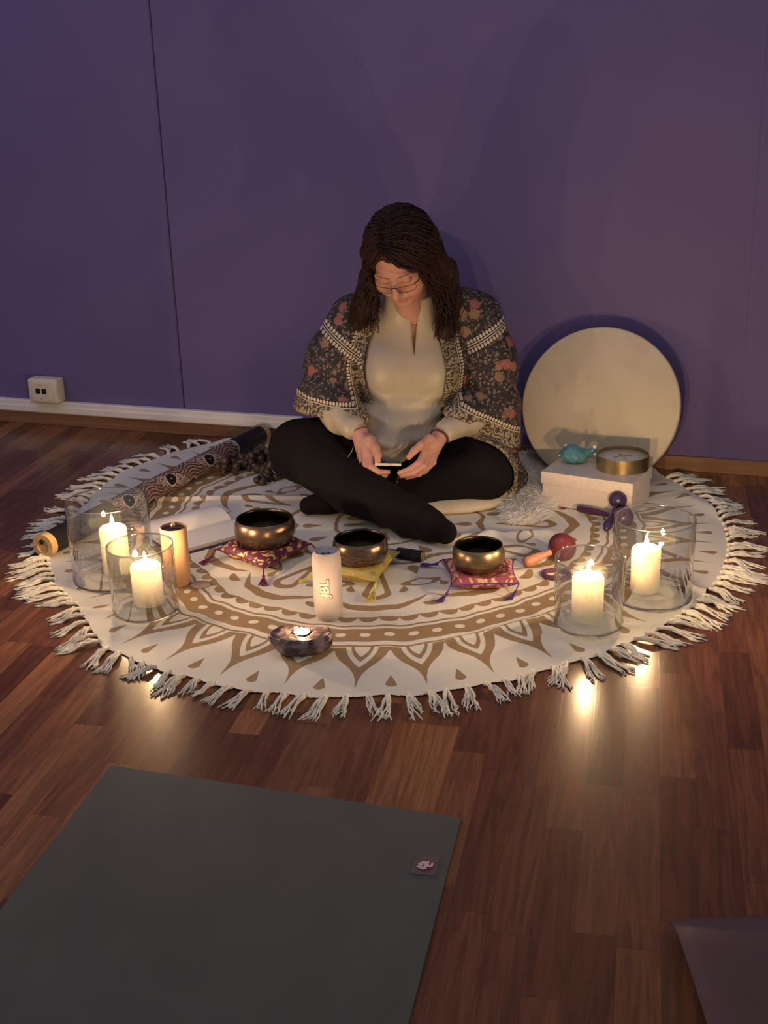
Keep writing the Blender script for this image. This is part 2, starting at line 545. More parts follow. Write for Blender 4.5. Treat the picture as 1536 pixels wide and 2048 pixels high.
Q = np.stack([idx[C[:, 0], C[:, 1]], idx[C[:, 0]+1, C[:, 1]], idx[C[:, 0]+1, C[:, 1]+1], idx[C[:, 0], C[:, 1]+1]], 1)
ux, uy = XX[used], YY[used]
V = np.stack([ux, uy, cloth_z(ux, uy)], 1)
rug = empty('round_cloth', (RC[0], RC[1], 0), 0, 'large round cream cloth printed with a brown mandala, fringed with tassels, spread on the laminate', 'cloth')
mr = Mat('mandala_cloth')
pat = mr.attr('pattern')
cream = mr.mix(mr.noise(9, 3), (0.79, 0.745, 0.66, 1), (0.72, 0.68, 0.60, 1))
brown = mr.mix(mr.noise(14, 3), (0.36, 0.235, 0.12, 1), (0.30, 0.19, 0.095, 1))
mr.set(mr.mix(mr.step(pat, -0.0006, 0.0006), brown, cream), 0.9)
wv = mr.N('ShaderNodeTexWave', wave_type='BANDS'); wv.inputs['Scale'].default_value = 70; wv.inputs['Distortion'].default_value = 1.0
mr.link(mr.mapv(rot=(0, 0, 0.6)), wv.inputs['Vector'])
mr.bump(wv.outputs['Fac'], 0.25, 0.0008)
cl = make('cloth_panel', V-np.array([RC[0], RC[1], 0]), Q, mr.m, rug)
attr(cl, 'pattern', rug_pattern(rr[used]/ER[used], th[used]))
# tassels: six shapes, shared by all the tassels of the fringe
MFRINGE = simple('cotton_fringe', (0.86, 0.80, 0.69, 1), (0.74, 0.68, 0.57, 1), 0.95, nscale=90)
def tassel_mesh(seed, L=0.105):
    r = random.Random(seed); b = MB()
    b.ball((0.006, 0, 0.006), (0.009, 0.007, 0.006), n=8, k=6)
    bend = r.uniform(-0.5, 0.5)
    for k in range(11):
        ang = r.uniform(-0.42, 0.42)+bend*0.2; ln = L*r.uniform(0.75, 1.12); ph = r.uniform(0, 6.28); am = r.uniform(0.003, 0.009)
        pts = []; rd = []
        for i in range(9):
            t = i/8.0
            x = 0.008+ln*t
            y = math.tan(ang)*ln*0.42*t**0.7+am*math.sin(ph+t*r.uniform(6, 9))*t+bend*0.035*t*t
            z = 0.004+0.010*math.sin(math.pi*min(1, t*1.3+0.1))*r.uniform(0.5, 1.2)+0.002*math.sin(ph+5*t)
            pts.append((x, y, max(0.002, z*(1-0.45*t)))); rd.append((0.0034*(1-0.55*t))*r.uniform(0.85, 1.15))
        b.tube(pts, rd, n=5)
    me_o = b.build('tassel', MFRINGE)
    me = me_o.data; bpy.data.objects.remove(me_o)
    return me
TM = [tassel_mesh(100+i) for i in range(8)]
rnd = random.Random(5)
spots = []
N_T = 152
for i in range(N_T):
    a = -math.pi + 2*math.pi*i/N_T
    R0 = float(edgeR(a))-0.004
    x = RC[0]+R0*math.cos(a); y = RC[1]+R0*math.sin(a)
    if y > RUG_YMAX-0.07: continue
    spots.append((y, a, x, y))
spots.sort()
rest = MB()
for k, (_, a, x, y) in enumerate(spots):
    jit = rnd.uniform(-0.42, 0.42)+0.35*math.sin(9*a)+0.2*math.sin(23*a); s_ = rnd.uniform(0.78, 1.12)*(0.74+0.22*abs(math.cos(a)))
    me = TM[rnd.randrange(8)]
    if k < 100:
        o = bpy.data.objects.new('tassel', me); COL.objects.link(o); o.parent = rug
        o.location = (x-RC[0], y-RC[1], 0); o.rotation_euler = (0, 0, a+jit); o.scale = (s_, rnd.choice((-1, 1))*s_, 1)
    else:
        ca, sa = math.cos(a+jit), math.sin(a+jit)
        rest.add([(x-RC[0]+s_*(v.co.x*ca-v.co.y*sa), y-RC[1]+s_*(v.co.x*sa+v.co.y*ca), v.co.z) for v in me.vertices],
                 [tuple(p.vertices) for p in me.polygons])
if rest.V:
    tag(rest.build('tassel_fringe', MFRINGE, rug), kind='stuff')
CZ = lambda x, y: float(cloth_z(np.float64(x), np.float64(y)))

# ---------------------------------------------------------------- yoga mats
mm = Mat('grey_yoga_mat')
mm.set(mm.mix(mm.step(mm.noise(7, 3), 0.3, 0.7), (0.080, 0.082, 0.082, 1), (0.067, 0.068, 0.070, 1)), 0.8)
mm.bump(mm.noise(900, 2), 0.3, 0.0005)
def slab_poly(pts, z0, z1):
    n = len(pts)
    V = [(p[0], p[1], z0) for p in pts]+[(p[0], p[1], z1) for p in pts]
    return V, [tuple(range(n-1, -1, -1)), tuple(range(n, 2*n))]+[(i, (i+1) % n, n+(i+1) % n, n+i) for i in range(n)]
ma = math.radians(7.2)
mat = empty('yoga_mat', (-0.517, 1.817, 0), ma, 'dark grey yoga mat lying on the laminate in front of the round cloth', 'yoga mat')
MB().box((-0.345, -0.85, 0.003), (0.692, 1.70, 0.005), bev=0.0015).build('mat_sheet', mm.m, mat, smooth=False)
for v in mat.children[0].data.vertices:      # the photographed top edge is a little skewed
    t = (v.co.y+0.85)/0.85
    if v.co.y > -0.5: v.co.y += 0.067*(-v.co.x)/0.69
lab = MB().box((-0.038, -0.150, 0.0062), (0.042, 0.050, 0.0014), bev=0.0004)
lo_ = lab.build('label_patch', simple('grey_label', (0.12, 0.085, 0.085, 1), rough=0.7), mat, smooth=False)
em = MB()
em.ball((-0.038, -0.150, 0.0069), (0.0165, 0.0165, 0.0004), m=1, n=20)
for (px_, py_, rx_, ry_) in ((-0.040, -0.143, 0.0065, 0.0040), (-0.046, -0.148, 0.0045, 0.0050), (-0.036, -0.149, 0.0042, 0.0055), (-0.041, -0.157, 0.0070, 0.0040),
                             (-0.027, -0.147, 0.0022, 0.0065), (-0.0305, -0.1515, 0.0045, 0.0020), (-0.048, -0.155, 0.004, 0.003), (-0.034, -0.142, 0.0022, 0.0045)):
    em.ball((px_, py_, 0.0073), (rx_, ry_, 0.0005), m=0, n=10)
em.build('emblem', [simple('pale_pink_print', (0.62, 0.48, 0.48, 1), rough=0.7), simple('maroon_print', (0.14, 0.025, 0.05, 1), rough=0.7)], lo_)
# the plum mat whose corner curls off the floor
pm = []
nx, ny = 24, 30
V = []; Fs = []
MP = simple('plum_yoga_mat', (0.110, 0.058, 0.072, 1), (0.096, 0.050, 0.064, 1), 0.8, nscale=9, bump=0.25, bscale=900, bdist=0.0005)
ax_ = np.array([math.cos(math.radians(27)), math.sin(math.radians(27))]); ay_ = np.array([math.sin(math.radians(-24)), -math.cos(math.radians(-24))]); ay_ = np.array([0.30, -0.95])
org = np.array([-0.130, 1.612])
for s_ in (0.0, 0.004):
    for i in range(nx+1):
        for j in range(ny+1):
            a = i/nx*0.62; b_ = j/ny*1.1
            q = org + ax_*a + ay_*b_
            lift = 0.055*math.exp(-(a/0.075)**2)*(1-math.exp(-((b_+0.02)/0.10)))+0.012*math.exp(-(b_/0.12)**2)*math.exp(-(a/.3)**2)
            V.append((q[0]-org[0], q[1]-org[1], 0.0015+lift+s_))
n1 = (nx+1)*(ny+1)
for i in range(nx):
    for j in range(ny):
        k = i*(ny+1)+j
        Fs.append((n1+k, n1+k+1, n1+k+ny+2, n1+k+ny+1)); Fs.append((k, k+ny+1, k+ny+2, k+1))
for i in range(nx):
    for jj in (0, ny):
        k = i*(ny+1)+jj; Fs.append((k, k+ny+1, n1+k+ny+1, n1+k))
for j in range(ny):
    for ii in (0, nx):
        k = ii*(ny+1)+j; Fs.append((k, k+1, n1+k+1, n1+k))
pmo = make('yoga_mat', V, Fs, MP, loc=(org[0], org[1], 0))
tag(pmo, 'plum yoga mat with a curled-up edge in the bottom right corner', 'yoga mat')

# ---------------------------------------------------------------- candles in glasses
wx = Mat('candle_wax')
wx.set(wx.mix(wx.noise(30, 2), (0.86, 0.78, 0.62, 1), (0.82, 0.74, 0.58, 1)), 0.45)
wx.b.inputs['Subsurface Weight'].default_value = 1.0
wx.b.inputs['Subsurface Radius'].default_value = (1.0, 0.55, 0.28)
wx.b.inputs['Subsurface Scale'].default_value = 0.022
MWAX = wx.m
MWICK = simple('burnt_wick', (0.02, 0.015, 0.012, 1), rough=0.9)
def emis(name, col, st):
    m = Mat(name); m.n.remove(m.b)
    e = m.N('ShaderNodeEmission'); e.inputs[0].default_value = col; e.inputs[1].default_value = st
    m.link(e.outputs[0], m.out.inputs[0]); return m.m
MFLAME = emis('candle_flame', (1.0, 0.64, 0.33, 1), FLAME)
def thin_glass(name, tint=(0.975, 0.985, 0.98, 1), base=0.12, grow=0.85, rough=0.02):
    m = Mat(name); m.n.remove(m.b)
    lw = m.N('ShaderNodeLayerWeight'); lw.inputs[0].default_value = 0.5
    f = m.math('POWER', lw.outputs['Facing'], 4.0)
    f = m.math('MULTIPLY_ADD', f, grow, base)
    tr_ = m.N('ShaderNodeBsdfTransparent'); tr_.inputs[0].default_value = tint
    gl = m.N('ShaderNodeBsdfGlossy'); gl.inputs['Roughness'].default_value = rough
    mx = m.N('ShaderNodeMixShader'); m.link(f, mx.inputs[0]); m.link(tr_.outputs[0], mx.inputs[1]); m.link(gl.outputs[0], mx.inputs[2])
    m.link(mx.outputs[0], m.out.inputs[0]); return m.m
MGLASS = thin_glass('clear_glass')
mg = Mat('thick_glass'); mg.set((0.93, 0.96, 0.94, 1), 0.02); mg.b.inputs['Transmission Weight'].default_value = 1.0; mg.b.inputs['IOR'].default_value = 1.5
MTHICK = mg.m
def candle_parts(t, r, h, z0):
    prof = [(0.0008, z0), (r*0.97, z0), (r, z0+0.003), (r, z0+h-0.006), (r-0.003, z0+h-0.001), (r-0.006, z0+h), (r-0.010, z0+h-0.003), (r*0.35, z0+h-0.006), (0.0008, z0+h-0.006)]
    auto_smooth(MB().lathe(prof, 48).build('wax_pillar', MWAX, t), 50)
    MB().tube([(0, 0, z0+h-0.008), (0.0005, 0, z0+h), (0.002, 0, z0+h+0.006)], 0.0011, 6).build('wick', MWICK, t)
    zf = z0+h+0.001
    MB().lathe([(0.0003, zf), (0.0030, zf+0.003), (0.0050, zf+0.009), (0.0046, zf+0.016), (0.0026, zf+0.024), (0.0002, zf+0.033)], 12).build('flame', MFLAME, t)
def glass(loc, R, H, label, grp=None):
    t = empty('glass_hurricane', (loc[0], loc[1], CZ(*loc)+0.0015), 0, label, 'glass vase', grp)
    w = 0.0035
    prof = [(R-w, 0.016), (R-w, H-0.001), (R-w/2, H), (R, H-0.001), (R, 0.012)]
    MB().lathe(prof, 96, closed=True).build('glass_wall', MGLASS, t)
    MB().lathe([(R-w/2+0.0020*math.cos(a_), H+0.0020*math.sin(a_)) for a_ in [math.pi*2*i/10 for i in range(10)]], 96, closed=True).build('rim', MTHICK, t)
    base = [(0.0006, 0.0022), (R*0.80, 0.0022), (R*0.86, 0.0), (R-0.008, 0.0), (R-0.001, 0.006), (R, 0.013), (R-w-0.001, 0.0158),
            (R-0.010, 0.012), (R*0.80, 0.0085), (R*0.70, 0.0085), (R*0.66, 0.012), (R*0.63, 0.0165), (R*0.58, 0.0185), (0.0006, 0.0185)]
    MB().lathe(base, 96).build('glass_base', MTHICK, t)
    return t
CG = 'glass hurricanes each holding a lit candle'
CC = 'white pillar candles burning in the glasses'
sets = [((-1.680, 2.614), 0.106, 0.218, 'wide glass hurricane at the left, standing behind a smaller one', (-1.676, 2.624), 0.0355, 0.123,
         'white pillar candle burning in the wide glass at the left beside the black ended tube'),
        ((-1.497, 2.452), 0.081, 0.176, 'narrow glass hurricane at the left, in front of the wide one', (-1.495, 2.466), 0.0375, 0.102,
         'white pillar candle burning in the narrow glass beside the wooden chime'),
        ((-0.441, 2.652), 0.0805, 0.170, 'narrow glass hurricane at the right, nearest the front fringe', (-0.444, 2.652), 0.0365, 0.107,
         'white pillar candle burning in the narrow glass at the right near the red ball maraca'),
        ((-0.322, 2.858), 0.097, 0.208, 'wide glass hurricane at the right, behind the narrow one', (-0.340, 2.862), 0.0350, 0.111,
         'white pillar candle burning in the wide glass at the far right')]
for gl_, R, H, lab_, cl_, cr_, ch_, clab in sets:
    gt = glass(gl_, R, H, lab_, CG)
    ct = empty('pillar_candle', (cl_[0], cl_[1], gt.location.z+0.0190), 0, clab, 'candle', CC)
    candle_parts(ct, cr_, ch_, 0.0)

# ---------------------------------------------------------------- stone tealight holder and tealight
def stone_fn(p):
    d = ell(p, (0, 0, 0.036), (0.076, 0.053, 0.052))
    for i, (nx_, ny_, nz_, o_) in enumerate(((0, 0, 1, 0.052), (0.1, 1, 0.25, 0.034), (0.95, 0.35, 0.1, 0.066), (-0.9, 0.5, 0.05, 0.064), (0.7, -0.6, -0.55, 0.052), (-0.75, -0.6, -0.5, 0.056), (0.1, -0.8, -0.65, 0.040), (0.95, -0.3, 0.2, 0.070))):
        n_ = np.array([nx_, ny_, nz_], float); n_ /= np.linalg.norm(n_)
        q = p-(np.array([0, 0, 0.0]) if i == 0 else np.array([0, 0, 0.036]))
        d = smax(d, q @ n_-o_, 0.004)
    d = d+0.0016*noise3(p, 90, 3)+0.0007*noise3(p, 260, 4)+0.0009*noise3(p, 150, 9)
    d = smax(d, -(np.maximum(np.hypot(p[:, 0]-0.002, p[:, 1]+0.002)-0.0215, 0.038-p[:, 2])), 0.003)
    return smax(d, 0.003-p[:, 2], 0.002)
V, Q = surf(stone_fn, (-0.09, -0.06, -0.004), (0.09, 0.06, 0.07), 0.0016)
ms = Mat('dark_mineral')
c = ms.mix(ms.step(ms.noise(35, 5, 0.6, dist=0.8), 0.4, 0.62), (0.035, 0.022, 0.028, 1), (0.20, 0.145, 0.155, 1))
c = ms.mix(ms.step(ms.noise(14, 4, dist=2.0), 0.60, 0.66), c, (0.36, 0.29, 0.29, 1))
ms.set(c, 0.35).bump(ms.noise(120, 4), 0.5, 0.002)
SZ = CZ(-1.04, 2.36)
st = make('stone_candle_holder', V, Q, ms.m, loc=(-1.040, 2.352, SZ-0.0015), rot=(0, 0, 0.30))
tag(st, 'rough dark purple-grey stone tealight holder at the front edge of the cloth', 'candle holder')
tl = empty('tealight', (-1.038, 2.350, SZ+0.0375), 0, 'small lit tealight sunk in the dark stone holder', 'candle')
auto_smooth(MB().lathe([(0.0005, 0.0), (0.0185, 0.0), (0.0190, 0.014), (0.0193, 0.0145), (0.0187, 0.0145), (0.0183, 0.002), (0.0005, 0.002)], 32).build('tin_cup', simple('tealight_tin', (0.8, 0.8, 0.8, 1), rough=0.25, metal=1.0), tl), 40)
MB().lathe([(0.0005, 0.002), (0.0182, 0.002), (0.0182, 0.009), (0.0005, 0.009)], 32).build('wax', MWAX, tl)
MB().lathe([(0.0003, 0.0095), (0.0026, 0.011), (0.0034, 0.0145), (0.0024, 0.019), (0.0002, 0.025)], 12).build('flame', MFLAME, tl)

# ---------------------------------------------------------------- portable speaker
sp = empty('portable_speaker', (-1.05, 2.545, CZ(-1.05, 2.545)+0.001), math.radians(22.5), 'upright pale pink cylindrical portable speaker with raised lettering', 'speaker')
mk = Mat('speaker_mesh')
vr = mk.voro(900, 'Distance', vec=None)
mk.set(mk.mix(mk.noise(25, 2), (0.45, 0.385, 0.375, 1), (0.40, 0.345, 0.34, 1)), 0.8).bump(vr, 0.5, 0.0008)
Rk, Hk = 0.0345, 0.174
prof = [(0.0006, 0), (Rk-0.011, 0), (Rk-0.006, 0.003), (Rk-0.001, 0.012), (Rk, 0.024), (Rk+0.0005, Hk/2), (Rk, Hk-0.020), (Rk-0.002, Hk-0.008), (Rk-0.005, Hk-0.001)]
MB().lathe(prof, 64).build('grille_body', mk.m, sp)
prof = [(Rk-0.005, Hk-0.001), (Rk-0.0065, Hk), (Rk-0.010, Hk-0.002), (Rk-0.013, Hk-0.010), (0.0005, Hk-0.012)]
MB().lathe(prof, 64).build('end_ring', simple('speaker_rubber', (0.50, 0.46, 0.50, 1), rough=0.5), sp)
pr = MB().lathe([(0.0003, Hk-0.0085), (0.012, Hk-0.009), (0.016, Hk-0.0115)], 32)
pr.build('passive_radiator', simple('speaker_radiator', (0.30, 0.30, 0.36, 1), rough=0.4), sp)
MB().box((-0.007, 0.0, Hk-0.0080), (0.010, 0.003, 0.001)).box((0.006, 0.002, Hk-0.0080), (0.006, 0.002, 0.001)).build('radiator_mark', MBLACK, sp, smooth=False)
def text_mesh(body, off):
    cu = bpy.data.curves.new('t', 'FONT'); cu.body = body; cu.size = 0.04; cu.extrude = 0.0005; cu.align_x = 'CENTER'; cu.align_y = 'CENTER'
    cu.offset = off; cu.resolution_u = 5; cu.space_character = 1.05
    o = bpy.data.objects.new('t', cu); COL.objects.link(o)
    dg = bpy.context.evaluated_depsgraph_get(); dg.update()
    me = bpy.data.meshes.new_from_object(o.evaluated_get(dg))
    bpy.data.objects.remove(o)
    bm = bmesh.new(); bm.from_mesh(me); bmesh.ops.triangulate(bm, faces=bm.faces[:])
    bm.verts.index_update()
    V = np.array([v.co[:] for v in bm.verts]); Fs = [tuple(v.index for v in f.verts) for f in bm.faces]; bm.free()
    return V, Fs
MLOGO = simple('logo_pale', (0.62, 0.50, 0.45, 1), rough=0.35)
MLOGO2 = simple('logo_outline', (0.20, 0.11, 0.09, 1), rough=0.5)
V0, _ = text_mesh('JBL', 0.0011)
c0 = (V0.max(0)+V0.min(0))/2; e0 = V0.max(0)-V0.min(0)
kz, kx = 0.048/e0[0], 0.0275/e0[1]
for nm_, off_, lift, mt2 in (('lettering_outline', 0.0031, 0.0010, MLOGO2), ('lettering', 0.0014, 0.0019, MLOGO)):
    V, Fs = text_mesh('JBL', off_)
    # the word reads upward: letter-right becomes +z, letter-up becomes -x
    z = (V[:, 0]-c0[0])*kz+0.0885; x = -(V[:, 1]-c0[1])*kx-0.0045
    rr_ = Rk+lift+V[:, 2]; a = x/Rk
    make(nm_, np.stack([rr_*np.sin(a), -rr_*np.cos(a), z], 1), Fs, mt2, sp, smooth=False)
a = -0.012/Rk
MB().ball(((Rk+0.0015)*math.sin(a), -(Rk+0.0015)*math.cos(a), 0.0650), 0.0030).build('lettering_dot', MLOGO, sp)

# ---------------------------------------------------------------- cushions and bowls
def brocade(name, base, gold, sc_=60, thr=0.52, piping=None):
    m = Mat(name)
    w = m.N('ShaderNodeTexWave', wave_type='RINGS', rings_direction='SPHERICAL'); w.inputs['Scale'].default_value = sc_*0.35
    w.inputs['Distortion'].default_value = 9; w.inputs['Detail'].default_value = 2.0; w.inputs['Detail Scale'].default_value = 1.5
    m.link(m.co(), w.inputs['Vector'])
    v = m.voro(sc_, 'Distance', 'F1')
    k = m.math('MULTIPLY', m.step(w.outputs['Fac'], 0.42, 0.58), m.step(v, 0.62, 0.50))
    base2 = m.mix(m.noise(25, 3), base, tuple(x*0.6 for x in base[:3])+(1,))
    m.set(m.mix(k, base2, gold), m.math('MULTIPLY_ADD', k, -0.2, 0.6), m.math('MULTIPLY', k, 0.35))
    return m.bump(k, 0.4, 0.001).m
def pillow(name, corners, h, mat, pipe, tass, label, tassel_spots, z0=0.004, grp='square cushions under the singing bowls', dent=0.07):
    c = np.mean(np.array(corners), 0)
    t = empty(name, (c[0], c[1], CZ(*c)+0.001), 0, label, 'cushion', grp)
    cs = [np.array(q)-c for q in corners]
    n = 28; V = []; Fs = []
    def P(u, v):
        # pinched sides between the corners
        b_ = (cs[0]*(1-u)*(1-v)+cs[1]*u*(1-v)+cs[2]*u*v+cs[3]*(1-u)*v)
        return b_*(1-0.10*(1-abs(2*u-1)**2)*abs(2*v-1)**3-0.10*(1-abs(2*v-1)**2)*abs(2*u-1)**3)
    for side in (1, -1):
        for i in range(n+1):
            for j in range(n+1):
                u, v = i/n, j/n
                e = (max(0, 1-abs(2*u-1)**2.5)*max(0, 1-abs(2*v-1)**2.5))**0.45
                q = P(u, v)
                z = h*0.45+side*h*0.5*e
                if side > 0:
                    rr_ = math.hypot(q[0], q[1]); z = z-(z-0.028)*math.exp(-(rr_/dent)**6)*0.9
                z += 0.0012*math.sin(60*u+20*v)*e
                V.append((q[0], q[1], max(z, 0.0)))
    m1 = (n+1)**2
    for i in range(n):
        for j in range(n):
            k = i*(n+1)+j
            Fs.append((k, k+n+1, k+n+2, k+1)); Fs.append((m1+k, m1+k+1, m1+k+n+2, m1+k+n+1))
    make('cushion_cover', V, Fs, mat, t)
    pts = []
    for s_ in range(4):
        for i in range(n):
            u, v = [(i/n, 0), (1, i/n), (1-i/n, 1), (0, 1-i/n)][s_]
            q = P(u, v); pts.append((q[0], q[1], h*0.45))
    pts.append(pts[0])
    MB().tube(pts, 0.0022, 6).build('piping', pipe, t)
    for (ci, dx, dy, L) in tassel_spots:
        q = cs[ci]; rr_ = random.Random(ci*7+int(L*1000)); b = MB()
        d = Vector((dx, dy, 0)).normalized(); pd = Vector((-d.y, d.x, 0))
        s0 = Vector((q[0], q[1], h*0.45)); s1 = s0+d*0.018; s1.z = 0.010
        b.tube([s0, (s0+s1)/2+Vector((0, 0, 0.002)), s1], 0.002, 6); b.ball(s1, 0.0045)
        for k in range(16):
            a_ = rr_.uniform(-0.30, 0.30)
            pp = [s1+(d*math.cos(a_*i/5)+pd*math.sin(a_))*(L*i/5)*rr_.uniform(0.9, 1.05) for i in range(6)]
            for i, w_ in enumerate(pp): w_.z = max(0.0022, 0.009-0.007*i/5+0.002*rr_.uniform(-1, 1))
            b.tube(pp, 0.0013, 4)
        b.build('tassel', tass, t)
    return t
GOLD = (0.72, 0.50, 0.24, 1)
MMAG = simple('magenta_cord', (0.19, 0.018, 0.075, 1), rough=0.7)
MVIO = simple('violet_cord', (0.085, 0.03, 0.22, 1), rough=0.7)
MNAVY = simple('navy_cord', (0.022, 0.018, 0.05, 1), rough=0.8)
MYEL = simple('yellow_cord', (0.66, 0.55, 0.10, 1), rough=0.6)
pillow('bowl_cushion', [(-1.487, 2.822), (-1.305, 2.732), (-1.250, 2.925), (-1.425, 3.005)], 0.056, brocade('magenta_brocade', (0.14, 0.02, 0.06, 1), GOLD, 55), MMAG, MMAG,
       'magenta and gold brocade cushion under the largest bowl, beside the open book', [(0, -0.25, -0.75, 0.042), (1, 0.35, -0.9, 0.045), (2, 0.9, -0.25, 0.05)])
pillow('bowl_cushion', [(-1.160, 2.745), (-0.990, 2.722), (-0.995, 2.925), (-1.155, 2.935)], 0.054, brocade('yellow_brocade', (0.62, 0.54, 0.15, 1), (0.62, 0.36, 0.12, 1), 50), MYEL, MYEL,
       'yellow brocade cushion under the middle bowl, behind the pale speaker', [(1, 0.12, -1, 0.055), (0, -0.9, -0.6, 0.030)])
pillow('bowl_cushion', [(-0.800, 2.742), (-0.640, 2.800), (-0.690, 2.950), (-0.868, 2.905)], 0.054, brocade('rose_brocade', (0.30, 0.06, 0.10, 1), (0.66, 0.42, 0.24, 1), 60), MVIO, MVIO,
       'rose and gold brocade cushion with violet tassels under the smallest bowl', [(0, -0.35, -1, 0.034), (1, -0.25, -0.9, 0.034), (3, -1, 0.0, 0.045)])
def bronze(name, c1, c2, rough=0.3):
    m = Mat(name)
    n_ = m.noise(40, 4, vec=m.mapv(scale=(1, 1, 6)))
    m.set(m.mix(m.step(n_, 0.35, 0.65), c1, c2), m.math('MULTIPLY_ADD', n_, 0.15, rough-0.05), 0.9)
    return m.bump(m.noise(1, 2, vec=m.mapv(scale=(30, 30, 500))), 0.15, 0.0006).m
def bowl(loc, z, R, H, mat, inner, label):
    t = empty('singing_bowl', (loc[0], loc[1], z), 0, label, 'singing bowl', 'bronze singing bowls on their cushions')
    out = [(0.0006, 0), (R*0.45, 0.001), (R*0.68, H*0.08), (R*0.88, H*0.28), (R*0.985, H*0.50), (R, H*0.66), (R*0.965, H*0.86), (R*0.915, H*0.985), (R*0.895, H)]
    inn = [(R*0.865, H*0.985), (R*0.90, H*0.86), (R*0.945, H*0.66), (R*0.92, H*0.48), (R*0.82, H*0.30), (R*0.60, H*0.11), (R*0.3, H*0.06), (0.0006, H*0.05)]
    MB().lathe(out, 64).build('outer_wall', mat, t)
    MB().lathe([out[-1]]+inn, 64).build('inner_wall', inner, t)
    return t
MB1 = bronze('bronze_brown', (0.20, 0.13, 0.095, 1), (0.13, 0.088, 0.066, 1), 0.27)
MB2 = bronze('bronze_dark', (0.24, 0.165, 0.125, 1), (0.13, 0.09, 0.068, 1), 0.22)
MB3 = bronze('bronze_gold', (0.25, 0.185, 0.11, 1), (0.17, 0.125, 0.075, 1), 0.3)
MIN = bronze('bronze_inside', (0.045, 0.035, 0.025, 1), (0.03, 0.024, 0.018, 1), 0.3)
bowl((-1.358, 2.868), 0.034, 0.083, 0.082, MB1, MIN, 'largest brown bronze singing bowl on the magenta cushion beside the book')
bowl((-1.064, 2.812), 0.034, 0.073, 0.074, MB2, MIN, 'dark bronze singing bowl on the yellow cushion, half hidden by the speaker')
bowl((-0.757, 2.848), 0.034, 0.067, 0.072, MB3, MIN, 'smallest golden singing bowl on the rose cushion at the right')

# ---------------------------------------------------------------- striker with a dark grip
sk = empty('singing_bowl_striker', (-1.015, 2.945, 0.020), math.radians(-7), 'black wrapped bowl striker with ridged wooden end lying behind the yellow cushion', 'striker')
MRID = simple('ridged_wood', (0.13, 0.085, 0.045, 1), rough=0.6)
RX = Matrix.Rotation(math.pi/2, 3, 'Y')
MB().lathe([(0.0005, 0), (0.0135, 0), (0.0150, 0.003), (0.0155, 0.07), (0.0140, 0.073), (0.0005, 0.073)], 24, R=RX, c=(0.008, 0, 0)).build('grip', simple('black_felt', (0.010, 0.007, 0.010, 1), rough=0.85), sk)
prof = [(0.0005, 0)]
for i in range(7): prof += [(0.006, 0.007*i+0.001), (0.009, 0.007*i+0.004), (0.006, 0.007*i+0.0068)]
prof += [(0.0005, 0.05)]
MB().lathe(prof, 20, R=RX, c=(-0.042, 0, 0)).build('ridged_handle', MRID, sk)
MB().lathe([(0.012, 0), (0.0135, 0.001), (0.0135, 0.004), (0.0005, 0.004)], 20, R=RX, c=(0.080, 0, 0)).build('end_cap', simple('brass_cap', (0.55, 0.42, 0.2, 1), rough=0.35, metal=0.8), sk)

# ---------------------------------------------------------------- tubular wooden chime and its disc
ch = empty('wooden_chime', (-1.508, 2.640, CZ(-1.508, 2.640)), 0, 'upright honey-coloured wooden tube chime with dark top and cord, beside the narrow left glass', 'chime')
MBAM = wood('honey_bamboo', (0.46, 0.275, 0.15, 1), (0.38, 0.215, 0.115, 1), 0.45, (60, 60, 5))
MB().lathe([(0.0335, 0), (0.0340, 0.002), (0.0340, 0.155), (0.0330, 0.157), (0.0312, 0.157), (0.0312, 0.0)], 48, closed=True).build('tube', MBAM, ch)
MB().lathe([(0.0005, 0.151), (0.0312, 0.151)], 40).build('top_plate', simple('purple_brown_plate', (0.10, 0.055, 0.065, 1), rough=0.5), ch)
MB().tube([(-0.002, 0, 0.151), (-0.003, -0.002, 0.163), (0.002, 0.001, 0.170), (0.003, 0.004, 0.160), (-0.004, 0.0, 0.160), (0.001, -0.004, 0.165)], 0.0022, 6).tube([(0, 0, 0.156), (0.010, 0.004, 0.154), (0.018, 0.010, 0.1525)], 0.0016, 6).build('cord', simple('grey_cord', (0.22, 0.17, 0.15, 1), rough=0.8), ch)
MB().lathe([(0.0005, 0), (0.0240, 0), (0.0250, 0.0015), (0.0240, 0.003), (0.0005, 0.003)], 40, c=(0.066, -0.001, 0.002)).build('wind_disc', wood('grey_wood', (0.42, 0.33, 0.27, 1), (0.36, 0.28, 0.23, 1)), ch)
MB().tube([(0.030, 0.002, 0.004), (0.036, -0.002, 0.007), (0.044, 0.0, 0.006)], 0.0025, 6).build('disc_cord', simple('grey_cord2', (0.22, 0.17, 0.15, 1), rough=0.8), ch)

# ---------------------------------------------------------------- open book
sx0 = np.array([-1.665, 2.965]); dspine = np.array([0.155, 0.235]); dspine = dspine/np.linalg.norm(dspine)
